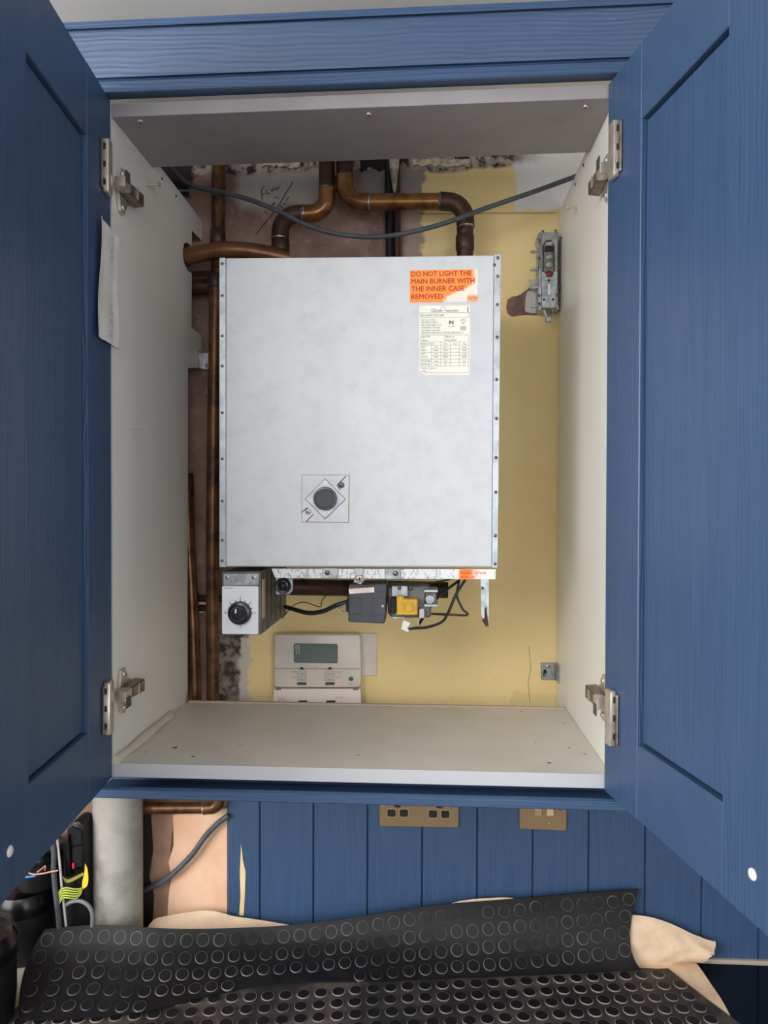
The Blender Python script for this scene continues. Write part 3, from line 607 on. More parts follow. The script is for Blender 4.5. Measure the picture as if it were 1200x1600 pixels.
ml = MB().prism(quad_prism(((712.5, 889.5), (772.5, 889.5), (772.5, 905), (712.5, 905)), YR, 0, YR), YR-0.0006, YR-0.0001).build('model_label', model_mat(), boil)
t_ = MB(); k = PX*1.006
for s_, x0, x1, bs, h_ in (('MODEL  EP60B', 719, 759, 897.0, 4.0), ('NATURAL GAS', 719, 741, 903.0, 3.2)):
    p = B(x0, bs, YR); t_.text(s_, p.x, p.z, (x1-x0)*k, h_*k, YR-0.0006)
t_.build('lettering', M_RED, ml)
# ---- bracket leg at the right
YG = 0.16
lg = MB(); q = [B(x, y, YG) for x, y in ((751, 905), (757, 905), (757, 968), (752, 962))]; lg.prism([(p.x, p.z) for p in q], YG, YG+0.002)
q0, q1 = B(757, 905, YG), B(757, 972, YG); lg.box(q0.x, q0.x+0.0016, YG, YG+0.03, q1.z, q0.z); q2 = B(764, 905, YG); lg.box(q0.x, q2.x, YG+0.002, YG+0.0035, q1.z, q0.z)
lg = lg.build('leg_bracket', M_ZINC, boil); q = [B(x, y, YG-0.0003) for x, y in ((757.5, 950), (760, 948), (762, 966), (763.5, 979), (759, 979), (753, 969), (757, 966))]
MB().prism([(p.x, p.z) for p in q], YG-0.0002, YG+0.0018).build('rusty_end', mat('rust', rgb(92, 70, 56), 0.9, 0, rgb(60, 44, 36), 120), lg)
inst('screw', ME_RIVET, B(754, 919, YG), lg, FRONT, 0.0024)

# ---- thermostat box
YK = 0.078
th = MB().prism(quad_prism(((346.5, 893.5), (407.5, 892.5), (408.5, 991.5), (346.5, 993)), YK, 0, YK), YK, 0.27).build('thermostat_box', M_BOXM, boil, bevel=0.001)
MB().prism(quad_prism(((348, 895.5), (405, 895), (405, 990.5), (348, 991.5)), YK, 0, YK), YK-0.0015, YK-0.0002).build('front_plate', M_BOXM, th, bevel=0.0004)
a, b = B(347.3, 915.5, YK-.0016), B(403.8, 991, YK-.0016); pc = ((a.x+b.x)/2, (a.z+b.z)/2)
MB().prism(rrect(pc[0], pc[1], b.x-a.x, a.z-b.z, 0.0022, 3), YK-0.0025, YK-0.0016).build('dial_plate', M_WHITEP, th)
MB().prism(quad_prism(((350, 896.5), (405, 896), (405, 914), (350, 914.5)), YK, 0, YK), YK-0.0022, YK-0.0016).build('zinc_band', M_ZINC, th, bevel=0.0003)
for px in (355.3, 396.8): inst('screw', ME_SCREW, B(px, 902, YK-0.0022), th, FRONT, 0.0037, 0.5)
kc = B(375.3, 957.5, YK-0.003); rK = 18.4*PX
MB().lathe([(rK, 0), (rK, 0.006), (rK*0.94, 0.0075), (rK*0.70, 0.0085), (rK*0.60, 0.018), (rK*0.55, 0.0195), (0, 0.02)], (kc.x, YK-0.0026, kc.z), FRONT, 30).build('knob', M_KNOB, th, smooth=35)
MB().box(-0.0011, 0.0011, 0, 0.0006, 0, 0.0062, tf=lambda x, y, z: (kc.x - 0.0018 + x + z*0.12, YK-0.0232+y, kc.z+0.0022+z)).build('pointer', M_WHITEP, th)
t_ = MB(); k = PX
for ch, ang in (('1', 180), ('2', 137), ('3', 90), ('4', 45), ('5', 0), ('0', -90)):
    cx, cz = kc.x + 23.6*k*math.cos(math.radians(ang)), kc.z + 23.6*k*math.sin(math.radians(ang)); t_.text(ch, cx-1.0*k, cz-1.7*k, (1.2 if ch == '1' else 2.2)*k, 3.4*k, YK-0.0025)
for ang in (180, 158, 137, 113, 90, 67, 45, 22, 0, -90):
    c_, s_ = math.cos(math.radians(ang)), math.sin(math.radians(ang)); P = [(r*c_ + w*s_, r*s_ - w*c_) for r, w in ((18*k, -0.6*k), (21*k, -0.6*k), (21*k, 0.6*k), (18*k, 0.6*k))]
    t_.add([(kc.x+x, YK-0.0027, kc.z+z) for x, z in P], [(0, 1, 2, 3)])
p = B(352, 919.6, YK); t_.text('RANCO', p.x, p.z, 13*k, 2.2*k, YK-0.0025); t_.build('dial_marks', M_INKB, th)
xs_ = B(408.3, 940, YK).x; z0, z1 = B(409, 966, 0.085).z, B(409, 905, 0.085).z
MB().box(xs_+0.0002, xs_+0.0012, 0.083, 0.098, z0, z1).build('side_label', mat('side_label', rgb(196, 170, 156), 0.6), th)
for yy in (0.12, 0.15, 0.185, 0.22): MB().box(xs_+0.0001, xs_+0.0014, yy, yy+0.006, z0-0.02, z1+0.01).build('box_rib', M_BOXM, th, bevel=0.0004)
# ---- igniter button
YI = 0.105; a = B(431, 902, YI); b = B(457.5, 929, YI)
ig = MB().prism([(a.x, a.z), (b.x, a.z), (b.x, b.z+0.006), (b.x-0.006, b.z), (a.x, b.z)], YI, YI+0.003).build('igniter_plate', M_ZINC, boil, bevel=0.0005)
c = B(443.5, 914.5, YI); MB().lathe([(0.0118, 0), (0.0118, 0.007), (0.0098, 0.009), (0.0082, 0.0085), (0.0076, 0.004), (0.0045, 0.0045), (0.003, 0.006), (0, 0.006)], (c.x, YI-0.0002, c.z), FRONT, 24).build('igniter_button', M_KNOB, ig, smooth=40)
# ---- gas manifold behind and the multifunction valve
MB().tube([B(432, 917, 0.24), B(560, 919, 0.24), B(700, 922, 0.24)], 0.0135, 16).build('manifold', M_CUD, boil, smooth=50)
YV = 0.10
gv = empty('gas_valve', B(600, 970, 0.15), parent=boil)
MB().prism(quad_prism(((544.5, 917), (546, 913), (602, 911.5), (604.5, 915), (601, 974.5), (544, 972)), YV, 0, YV), YV, YV+0.05).build('valve_cover', M_GREYP, gv, bevel=0.0015, smooth=30)
for (x0, x1, y0, y1) in ((546, 565, 934, 959.5), (581, 602, 934, 961)):
    a, b = B(x0, y0, YV), B(x1, y1, YV); MB().prism(rrect((a.x+b.x)/2, (a.z+b.z)/2, b.x-a.x, a.z-b.z, 0.002, 3), YV-0.0010, YV-0.0001).build('cover_panel', M_GREYP, gv, bevel=0.0004)
inst('screw', ME_SCREW, B(598, 947.5, YV-0.001), gv, FRONT, 0.0024)
lb = MB().prism(quad_prism(((545, 920), (584.5, 917.5), (584.8, 925.3), (545.8, 927.8)), YV, 0, YV), YV-0.0006, YV-0.0001).build('valve_label', M_PAPER, gv)
t_ = MB()
for i, (x0, x1, bs) in enumerate(((547, 582, 921.5), (548, 582, 924), (553, 576, 926.4))): p = B(x0, bs, YV); t_.text(('ISOLATE BEFORE SERVICE', 'SEE INSTRUCTION BOOK', 'WARNING 240V')[i], p.x, p.z, (x1-x0)*PX*1.02, 1.7*PX, YV-0.0006)
t_.build('lettering', mat('label_red', rgb(214, 96, 84), 0.6), gv)
MB().prism(quad_prism(((540, 938), (544.5, 934), (544.5, 958), (540, 956)), YV, 0, YV), YV+0.004, YV+0.03).build('cable_entry', M_BLK, gv, bevel=0.001)
MB().tube(smooth_path([B(545, 944, YV+0.01), B(536, 945, YV+0.01), B(531, 950, YV+0.01), B(531, 956, YV+0.01), B(543, 957, YV+0.01)], 4), 0.0013, 6).build('wire_clip', M_ZINC, gv, smooth=60)
MB().prism(quad_prism(((604, 916), (640, 914), (672, 914), (674, 965), (612, 966), (606, 958)), YV, 0, YV+.02), YV+0.02, YV+0.07).build('valve_body', M_BOXM, gv, bevel=0.003)
MB().prism(quad_prism(((612, 915.5), (637, 915.5), (637, 932), (612, 932)), YV, 0, YV+.014), YV+0.014, YV+0.0198).build('steel_plate', M_ZINC, gv, bevel=0.0006)
inst('screw', ME_RIVET, B(624, 918.5, YV+0.014), gv, FRONT, 0.0032)
inst('screw', ME_RIVET, B(641.5, 919.5, YV+0.02), gv, FRONT, 0.0036)
MB().prism(quad_prism(((610, 934), (622, 934), (622, 958), (610, 958)), YV, 0, YV+.012), YV+0.012, YV+0.0198).build('coil_core', M_BLK, gv, bevel=0.001)
yc = MB().prism(quad_prism(((619.5, 931.5), (629, 930.5), (631, 936), (652.5, 936.5), (652.5, 961), (617.5, 961.5), (620, 958)), YV, 0, YV), YV, YV+0.019).build('solenoid_coil', M_YEL, gv, bevel=0.0016, smooth=30)
c = B(639, 948.5, YV); 
bo = MB(); bo.rings([[(c.x+r*math.cos(a*math.pi/10), YV-d, c.z+r*math.sin(a*math.pi/10)) for a in range(20)] for r, d in ((0.0082, 0.0), (0.0078, 0.0012), (0.0068, 0.0014), (0.0064, 0.0002))], caps=False); bo.build('coil_boss', M_YEL, gv, smooth=50)
MB().prism(quad_prism(((655, 952), (663, 951), (663, 966), (655, 966)), YV, 0, YV+.005), YV+0.005, YV+0.018).build('terminal', mat('pale_nylon', rgb(190, 184, 186), 0.5), gv, bevel=0.001)
MB().prism(quad_prism(((613, 963.5), (632, 963.5), (632, 967), (614, 967.5)), YV, 0, YV+.01), YV+0.01, YV+0.03).build('foot_plate', M_ZINC, gv, bevel=0.0005)
for y0, y1 in ((920.5, 925.5), (943, 948)):
    MB().prism(quad_prism(((662, y0), (684, y0), (684.5, y1), (662, y1)), YV, 0, YV+.01), YV+0.006, YV+0.04).build('outlet_lug', M_ZINC, gv, bevel=0.001)
MB().prism(quad_prism(((663, 925), (682, 925), (682, 944), (663, 944)), YV, 0, YV+.018), YV+0.018, YV+0.045).build('outlet_block', M_STEELD, gv, bevel=0.002)
c = B(671.5, 936, YV+0.018); MB().lathe([(0.0072, 0), (0.0072, 0.004), (0.0062, 0.006), (0.0034, 0.006), (0.003, 0.002), (0, 0.002)], (c.x, YV+0.018, c.z), FRONT, 18).build('outlet_nut', M_ZINC, gv, smooth=40)
MB().prism(quad_prism(((630, 968), (642, 973), (637, 981), (641, 984), (637, 987.5), (626.5, 982.5)), YV, 0, YV), YV-0.004, YV+0.004).build('plug_connector', mat('white_nylon', rgb(226, 222, 216), 0.45), gv, bevel=0.001)
# ---- wiring under the boiler, each run a part of the boiler
def wire(pts, r, m, name='wire'):
    return MB().tube(smooth_path([B(a, b, y) for a, b, y in pts], 6), r, 8).build(name, m, boil, smooth=60)
wire([(446, 948, 0.24), (462, 953, 0.20), (483, 958, 0.16), (505, 955, 0.13), (525, 946, 0.112), (541, 941, 0.112)], 0.0036, M_WIRE, 'control_cable')
wire([(441, 966, 0.25), (450, 955, 0.26), (460, 945, 0.26), (476, 941, 0.27), (500, 948, 0.27), (503, 938, 0.27), (515, 926, 0.26), (530, 920, 0.24)], 0.0008, M_WIRE)
wire([(470, 904, 0.20), (500, 913, 0.17), (530, 926, 0.15), (548, 934, 0.14)], 0.0009, M_CUD, 'capillary')
wire([(636, 984, 0.098), (648, 981.5, 0.10), (668, 980, 0.115), (690, 972, 0.13), (700, 958, 0.14), (712, 930, 0.15), (727, 906, 0.15)], 0.0021, M_WIRE)
wire([(655, 975, 0.15), (668, 955, 0.17), (683, 935, 0.18), (700, 920, 0.18), (718, 907, 0.17)], 0.0022, M_WIRE)
wire([(718, 906, 0.16), (714, 925, 0.165), (715, 935, 0.17), (723, 952, 0.17), (730, 958, 0.17), (727, 961.5, 0.17), (700, 960, 0.17), (667, 959, 0.16)], 0.0017, M_WIRE)
wire([(655, 915, 0.14), (680, 910, 0.14), (708, 904, 0.14)], 0.0014, M_WIRE)
wire([(667, 959, 0.158), (690, 960, 0.165), (712, 961, 0.169)], 0.0018, M_CU, 'capillary')
MB().tube([B(653.5, 967, .12), B(654, 984, .115)], 0.0015, 6).build('earth_tag', M_STEELD, boil)

# ------------------------------------------------------------------ copper pipes
def arc_corner(a, b, c, r, n=8):
    u = (a-b).normalized(); v = (c-b).normalized(); ang = u.angle(v); d = r/math.tan(ang/2); p, q = b+u*d, b+v*d
    ctr = b + (u+v).normalized()*(r/math.sin(ang/2)); out = []
    for k in range(n+1):
        t = k/n; w = (p-ctr).lerp(q-ctr, t).normalized()*r
        out.append(ctr+w)
    return out
def copper(name, pts, r, label, elbow_r=None, mats=None, group=None, collars=()):
    P = [Vector(p) for p in pts]; e = elbow_r or r*2.1; ms = mats or [M_CU]*9
    root = empty(name, min(P, key=lambda p: p.z), label, 'pipe', group)
    ends = [P[0]]
    arcs = [arc_corner(P[i-1], P[i], P[i+1], e) for i in range(1, len(P)-1)]
    k = 0
    for i in range(len(P)-1):
        a = P[i] if i == 0 else arcs[i-1][-1]; b = P[i+1] if i == len(P)-2 else arcs[i][0]
        MB().tube([a, a.lerp(b, .5), b], r, 18).build('pipe', ms[k % len(ms)], root, smooth=50); k += 1
        if i < len(arcs):
            ar = arcs[i]; t0 = (ar[0]-ar[1]).normalized(); t1 = (ar[-1]-ar[-2]).normalized()
            MB().tube([ar[0]+t0*0.012] + ar + [ar[-1]+t1*0.012], r*1.09, 18).build('elbow', ms[k % len(ms)], root, smooth=50); k += 1
            for c_, d_ in ((ar[0]+t0*0.012, t0), (ar[-1]+t1*0.012, t1)): MB().lathe([(r*1.02, -0.001), (r*1.13, 0), (r*1.13, 0.002), (r*1.02, 0.0035)], c_, d_, 18).build('solder_ring', M_SOLD, root, smooth=50)
    for px, py, y in collars:
        c_ = at(px, py, y); MB().lathe([(r*1.01, -0.014), (r*1.12, -0.012), (r*1.12, 0.012), (r*1.01, 0.014)], c_, (0, 0, 1), 18).build('coupling', M_CUD, root, smooth=40)
    return root
YP = 0.335
copper('copper_pipe', [at(510, 205, YP), at(511, 334, YP), at(438, 335, YP), at(439, 470, YP)], 0.0142, 'copper flow pipe with two elbows dropping into the boiler top at the left', 0.030, [M_CUD, M_CUB, M_CUD, M_CUD, M_CUD], collars=((438.5, 385, YP),))
copper('copper_pipe', [at(539, 200, YP), at(538, 316, YP), at(727, 315, YP), at(726, 470, YP)], 0.0146, 'long horizontal copper pipe turning down behind the boiler top at the right', 0.032, [M_CUD, M_CUB, M_CUB, M_CUD, M_CUD], collars=((726.5, 380, YP),))
copper('copper_pipe', [at(342, 215, 0.37), at(340, 455, 0.37)], 0.0125, 'upright copper pipe beside the pencil note at the left', collars=((340.5, 370, .37),))
b2 = empty('copper_pipe', at(300, 400, .3), 'bowed copper pipe coming through the notch in the left cabinet side', 'pipe')
MB().tube(smooth_path([at(258, 408, .315), at(282, 403, .31), at(305, 398, .302), at(350, 391, .298), at(400, 394, .305), at(450, 404, .322)], 8), 0.0148, 18).build('pipe', M_CU, b2, smooth=50)
c_ = at(291, 401, .3075); MB().lathe([(0.0150, -0.004), (0.0168, -0.003), (0.0168, 0.003), (0.0150, 0.004)], c_, (1, -0.15, 0.05), 18).build('collar', M_CUD, b2, smooth=40)
b3 = empty('copper_pipe', at(300, 440, .37), 'short dark pipe coupling below the bowed pipe', 'pipe')
MB().tube([at(270, 436, .37), at(360, 434, .37)], 0.0135, 16).build('pipe', M_CUD, b3, smooth=50); MB().tube([at(300, 448, .37), at(335, 447, .37)], 0.0155, 16).build('coupling', M_CUD, b3, smooth=50)
b4 = empty('copper_pipe', at(333, 1095, .31), 'tall straight copper pipe running down along the boiler left edge', 'pipe')
MB().tube(smooth_path([at(337, 428, .315), at(335, 600, .315), at(332.5, 800, .312), at(332, 950, .318), at(333, 1140, .325)], 6), 0.0113, 16).build('pipe', M_CU, b4, smooth=50)
c_ = at(336, 440, .315); MB().lathe([(0.0116, -0.012), (0.013, -0.010), (0.013, 0.012), (0.0116, 0.014)], c_, (0, 0, 1), 16).build('coupling', M_CUD, b4, smooth=40)
b5 = empty('copper_pipe', at(303, 1095, .345), 'slightly leaning copper pipe in the bottom left back corner', 'pipe')
MB().tube(smooth_path([at(292, 740, .36), at(295, 850, .352), at(299, 920, .348), at(302, 1000, .345), at(306, 1140, .345)], 6), 0.0118, 16).build('pipe', M_CU, b5, smooth=50)
b6 = empty('pipe_clip', at(320, 945, .39), 'white plastic clip holding small pipes between the two lower left pipes', 'clip')
MB().tube([at(285, 934, .385), at(350, 936, .385)], 0.006, 10).build('pipe', M_CUD, b6, smooth=50); MB().tube([at(285, 949, .385), at(335, 951, .385)], 0.006, 10).build('pipe', M_CUD, b6, smooth=50)
MB().box(at(306, 942, .385).x, at(326, 942, .385).x, .378, .402, at(306, 944, .385).z, at(306, 940, .385).z).build('clip_bar', M_CAULK, b6, bevel=.001)
MB().box(at(306, 942, .385).x, at(320, 942, .385).x, .378, .402, at(306, 957, .385).z, at(306, 954.5, .385).z).build('clip_bar', M_CAULK, b6, bevel=.001)
d1 = empty('small_pipe', at(608, 400, .385), 'thin black pipe dropping behind the long horizontal copper pipe', 'pipe')
MB().tube([at(606, 215, .388), at(608, 330, .388), at(610, 480, .388)], 0.0072, 12).build('pipe', M_BLK, d1, smooth=50)
d2 = empty('small_pipe', at(621, 400, .388), 'thin brown copper pipe next to the black one, daubed with plaster', 'pipe')
MB().tube([at(619, 215, .390), at(620, 330, .390), at(622, 480, .390)], 0.0068, 12).build('pipe', M_CUD, d2, smooth=50)
dp = MB(); random.seed(5)
dp.rings([[Vector(at(616, py, .383)) + Vector((rx*math.cos(a), ry*math.sin(a), 0))*(1+0.25*mnoise.noise(Vector((a, py*0.3, 1)))) for a in [k*math.pi/6 for k in range(12)]] for py, rx, ry in ((238, .009, .008), (250, .0095, .009), (262, .009, .009), (272, .007, .008), (284, .005, .007), (296, .003, .006), (302, .001, .003))])
dp.build('plaster_daub', M_PLAST, d2, smooth=70)

# ------------------------------------------------------------------ cables inside the cabinet
def cable(name, pts, r, m, label, n=10, cat='cable'):
    o = MB().tube(smooth_path([at(a, b, y) for a, b, y in pts], 8), r, n).build(name, m, smooth=60); tag(o, label, cat); return o
cable('grey_cable', [(255, 248, .335), (275, 270, .335), (300, 290, .335), (345, 300, .33), (390, 312, .30), (435, 330, .29), (480, 352, .285), (530, 366, .28), (590, 370, .28), (645, 362, .28), (700, 347, .29), (760, 325, .30), (830, 301, .305), (901, 275, .31), (930, 262, .31)], 0.0042, M_CABLE, 'thick grey cable sagging across the pipes above the boiler')
cable('thin_cable', [(262, 298, .36), (285, 298, .36), (310, 298, .355), (328, 301, .350), (338, 303, .346)], 0.0018, M_CABLE2, 'thin pale cable joining the thick grey cable at the left')

# ------------------------------------------------------------------ cabinet hanger, brackets
hg = empty('cabinet_hanger', at(858, 503, .38), 'shiny zinc cabinet hanging bracket on the wall at the upper right', 'bracket')
YH = 0.366
def Hq(c, y=YH): return [(at(a, b, y).x, at(a, b, y).z) for a, b in c]
MB().prism(Hq(((843, 361), (873, 360), (875, 372), (872, 380), (873, 470), (875, 482), (842, 484), (841, 470), (843, 380), (840, 372))), YH+0.006, YW-0.001).build('back_plate', M_ZINC, hg, bevel=0.001)
MB().prism(Hq(((845, 368), (871, 367), (871, 424), (866, 424), (866, 385), (862, 376), (852, 376), (848, 385), (848, 425), (845, 425))), YH-0.004, YH+0.006).build('arch', M_ZINC, hg, bevel=0.0022, smooth=35)
MB().prism(Hq(((849.5, 380), (865, 379), (866, 425), (849, 425))), YH+0.001, YH+0.006).build('recess', M_STEELD, hg, bevel=0.0008)
MB().prism(Hq(((845, 425), (851, 425), (854, 433), (862, 433), (865, 424), (871, 424), (871, 450), (869, 462), (870, 482), (845, 482), (846, 462), (845, 450))), YH-0.003, YH+0.006).build('cover_plate', M_ZINC, hg, bevel=0.0012)
c = at(857.5, 428.5, YH); MB().lathe([(0.0062, 0), (0.0062, 0.002), (0.004, 0.003), (0.0035, 0.0015), (0, 0.0015)], (c.x, YH-0.001, c.z), FRONT, 16).build('red_plug', mat('dull_red', rgb(120, 40, 48), 0.5), hg, smooth=40)
for py, r in ((401, .0055), (413, .006)): 
    c = at(858, py, YH); MB().lathe([(r, 0), (r, 0.003), (r*.75, 0.004), (r*.6, 0.002), (r*.35, 0.002), (r*.3, .0035), (0, .0035)], (c.x, YH+.001, c.z), FRONT, 16).build('adjusting_screw', M_ZINC, hg, smooth=40)
c = at(857.5, 391, YH); MB().prism(Hq(((851, 386), (854, 384), (861, 384), (865, 387), (864, 393), (851, 393))), YH-0.001, YH+.001).build('hook_tip', M_SLOT, hg)
MB().prism(Hq(((853, 378), (863, 377.5), (863, 384), (852, 384))), YH-0.001, YH+.003).build('inner_plate', mat('pinkish_steel', rgb(190, 170, 166), .4, .5), hg, bevel=.0006)
for px, py in ((857.5, 438), (850, 468), (864, 468)): c = at(px, py, YH-.003); MB().lathe([(0.0022, 0), (0.0018, .0004), (0, .0004)], c, FRONT, 10).build('rivet_hole', M_SLOT, hg)
MB().prism(rrect(at(857.5, 453, YH).x, at(857.5, 453, YH).z, .0042, .020, .002, 3), YH-.0042, YH-.003).build('slot', mat('slot_bright', rgb(226, 226, 220), .3, .5), hg)
for py in (390, 418, 447): MB().prism(Hq(((829.5, py), (838, py-1), (842, py-4), (842, py+2), (838, py+3), (830, py+3))), YH+.004, YH+.012).build('side_lug', M_ZINC, hg, bevel=.001)
MB().prism(Hq(((827, 433), (838, 433), (838, 448), (829, 447), (830, 440))), YH+.012, YH+.014).build('side_lug', M_ZINC, hg, bevel=.0004)
MB().prism(Hq(((830, 478), (840, 476), (842, 478), (832, 480))), YH+.004, YH+.01).build('side_lug', M_ZINC, hg, bevel=.0006)
for px, py in ((848, 362), (868, 361), (876, 373), (842, 376), (874, 391), (841.5, 404), (874, 418), (873, 447), (842, 462), (872, 461), (873, 474), (842, 475)): inst('rivet', ME_RIVET, at(px, py, YH+.006), hg, FRONT, .0028, px)
MB().prism(Hq(((847, 483), (852, 483), (856, 495), (862, 495), (863, 483), (866, 483), (862, 497), (863, 503), (852, 503), (853, 497))), YH, YH+.004).build('hook', M_ZINC, hg, bevel=.0008)
MB().prism(Hq(((855.5, 483), (859.5, 483), (859, 500), (856, 500))), YH+.001, YH+.006).build('hook_web', M_STEELD, hg, bevel=.0006)
# the plaster patch behind it
pp = [(at(a, b, YW).x, at(a, b, YW).z) for a, b in ((791, 480), (793, 469), (800, 464), (808, 463), (814, 460), (820, 455), (826, 451), (836, 450), (845, 454), (846, 488), (838, 493), (824, 492), (812, 493), (800, 495), (793, 490))]
MB().prism(pp, YW-.003, YW-.0003).build('plaster_patch', M_PUTTY, wall, bevel=.0008)
pp = [(at(a, b, YW-.003).x, at(a, b, YW-.003).z) for a, b in ((820, 485), (821, 466), (824, 455), (840, 453), (841, 489), (833, 490), (822, 488))]
MB().prism(pp, YW-.0045, YW-.0031).build('filler_patch', mat('grey_filler', rgb(196, 190, 186), .7), wall, bevel=.0006)

cb_ = empty('corner_bracket', at(857, 1065, .39), 'small zinc corner bracket with one screw in the lower right back corner', 'bracket')
yc_ = .398
MB().prism([(at(a, b, yc_).x, at(a, b, yc_).z) for a, b in ((845, 1036), (866, 1036), (867, 1063), (846, 1062))], yc_, YW-.0004).build('plate', M_ZINC, cb_, bevel=.0008)
MB().box(W-.0022, W-.0002, .372, .3995, at(868, 1066, .385).z, at(868, 1037, .385).z).build('side_plate', M_ZINC, cb_, bevel=.0005)
inst('screw', ME_SCREW, at(856.5, 1041, yc_), cb_, FRONT, .0046, .5)
c = at(851.5, 1052, yc_); MB().prism(rrect(c.x, c.z, .006, .014, .0028, 3), yc_-.0006, yc_-.0001).build('keyhole', M_SLOT, cb_)
c = at(852, 1055, yc_); MB().prism(rrect(c.x, c.z, .003, .007, .0014, 3), yc_-.0014, yc_-.0007).build('keyhole_tongue', M_ZINC, cb_)
lb_ = empty('wall_bracket', at(320, 577, .39), 'small zinc bracket half hidden behind the tall pipe at the left', 'bracket')
MB().prism([(at(a, b, yc_).x, at(a, b, yc_).z) for a, b in ((316, 551), (334, 551), (334, 577), (316, 577))], yc_, YW-.0004).build('plate', M_ZINC, lb_, bevel=.0006)
MB().box(-.0001+.0004, .0018, .375, .3975, at(314, 576, .39).z, at(314, 549, .39).z).build('side_plate', M_ZINC, lb_, bevel=.0004)
inst('screw', ME_SCREW, at(324, 571, yc_), lb_, FRONT, .004)

# ------------------------------------------------------------------ heating programmer
YQ = 0.372
pg = empty('heating_programmer', at(495, 1097, .39), 'cream heating programmer with a grey display below the boiler', 'programmer')
def Q(c, y=YQ): return [(at(a, b, y).x, at(a, b, y).z) for a, b in c]
MB().prism(Q(((478, 988), (589.5, 990), (588.5, 1056), (478, 1056)), .397), .397, YW-.0004).build('wall_plate', M_PROG, pg, bevel=.001)
bd_ = MB().prism(Q(((428.5, 994), (432, 991.5), (559, 991), (563, 994), (564, 1045), (563.5, 1070), (560, 1074.5), (432, 1074.5), (428.5, 1071), (428, 1045))), YQ, .3965).build('housing', M_PROG, pg, bevel=.003, smooth=30, segs=2)
a = at(460, 1006, YQ); b = at(527, 1035.5, YQ); MB().prism(rrect((a.x+b.x)/2, (a.z+b.z)/2, b.x-a.x, a.z-b.z, .003, 3), YQ-.0008, YQ-.0001).build('display', M_LCD, pg, bevel=.0003)
MB().prism(rrect((a.x+b.x)/2, (a.z+b.z)/2, b.x-a.x+.002, a.z-b.z+.002, .0035, 3), YQ-.0004, YQ-.00005).build('display_surround', mat('surround', rgb(86, 88, 84), .4), pg)
t_ = MB(); p = at(461.5, 1014.5, YQ); t_.text('03', p.x, p.z, 7*PX*1.28, 7*PX*1.28, YQ-.0009); p = at(463, 1022, YQ); t_.text('17', p.x, p.z, 6*PX*1.28, 6*PX*1.28, YQ-.0009)
t_.build('display_digits', mat('lcd_pale', rgb(206, 212, 208), .4), pg)  # pale grey digits on the display
MB().prism(Q(((428.8, 1044), (563.2, 1044.5), (563.2, 1045.6), (428.8, 1045.2))), YQ-.0003, YQ-.0001).build('flap_seam', mat('seam', rgb(160, 152, 144), .6), pg)
for x0, x1 in ((464.5, 479), (508.5, 523)): MB().prism(Q(((x0, 1066), (x1, 1066), (x1, 1070), (x0, 1070))), YQ-.0022, YQ-.0001).build('slide_button', M_TEAL, pg, bevel=.0005)
c = at(548.5, 1060.5, YQ); MB().lathe([(.0043, 0), (.0043, .0012), (.003, .002), (0, .002)], (c.x, YQ-.0001, c.z), FRONT, 16).build('round_button', M_GREEN, pg, smooth=40)
t_ = MB(); kk = PX*1.28
for x0, x1 in ((464.5, 478.5), (508, 522.5)):
    for y0, y1 in ((1048.5, 1055), (1057.5, 1063.5)):
        for c_ in (((x0, y0), (x1, y0)), ((x0, y1), (x1, y1)), ((x0, y0), (x0, y1)), ((x1, y0), (x1, y1))): stroke(t_, list(c_), YQ-.0003, .0005)
for s_, x0, x1, bs in (('TIMED', 466, 477, 1053), ('HEAT', 466, 477, 1062), ('TIMED', 510, 521, 1053), ('HEAT', 510, 521, 1062), ('24HR', 456, 463, 1050.5), ('AUTO', 455, 463, 1059), ('ONCE', 525, 533, 1051), ('OFF', 525, 531, 1059.5), ('SET', 546, 551, 1070)):
    p = at(x0, bs, YQ); t_.text(s_, p.x, p.z, (x1-x0)*kk, 1.8*kk, YQ-.0002)
for cx in (471.5, 515.5): q = Q(((cx-4.5, 1046), (cx+4.5, 1046), (cx, 1041.5)), YQ); t_.add([(x, YQ-.0003, z) for x, z in q], [(0, 1, 2)])
t_.build('panel_print', M_INK, pg)
fp = MB(); za, zb_ = at(495, 1076, YQ), at(495, 1130, YQ-.012)
fa = [at(428, 1076, YQ), at(563, 1076, YQ), at(566, 1125, YQ-.010), at(424, 1125, YQ-.010)]
fp.add([v for v in fa] + [v + Vector((0, .003, 0)) for v in fa], [(0, 1, 2, 3), (7, 6, 5, 4), (0, 4, 5, 1), (1, 5, 6, 2), (2, 6, 7, 3), (3, 7, 4, 0)]); fp.build('hinged_flap', M_PROG2, pg, bevel=.0008)
for x0, x1 in ((466, 480), (510, 524)): q = [at(x0, 1094.5, YQ-.0045), at(x1, 1094.5, YQ-.0045), at(x1, 1098, YQ-.005), at(x0, 1098, YQ-.005)]; MB().add(q, [(0, 1, 2, 3)]).build('flap_slot', M_INKB, pg)
t_ = MB()
for s_, x0, x1, bs in (('CENTRAL', 434, 446, 1091.5), ('HEATING TIME', 434, 450, 1095), ('AM  PM', 524, 536, 1090)): p = at(x0, bs, YQ-.004); t_.text(s_, p.x, p.z, (x1-x0)*kk, 1.7*kk, YQ-.005)
t_.build('flap_print', M_INKG, pg)
for px in (435, 556): MB().prism(Q(((px-4, 1074), (px+4, 1074), (px+4, 1078), (px-4, 1078))), YQ-.002, YQ+.003).build('flap_hinge', mat('hinge_grey', rgb(120, 112, 104), .5), pg)

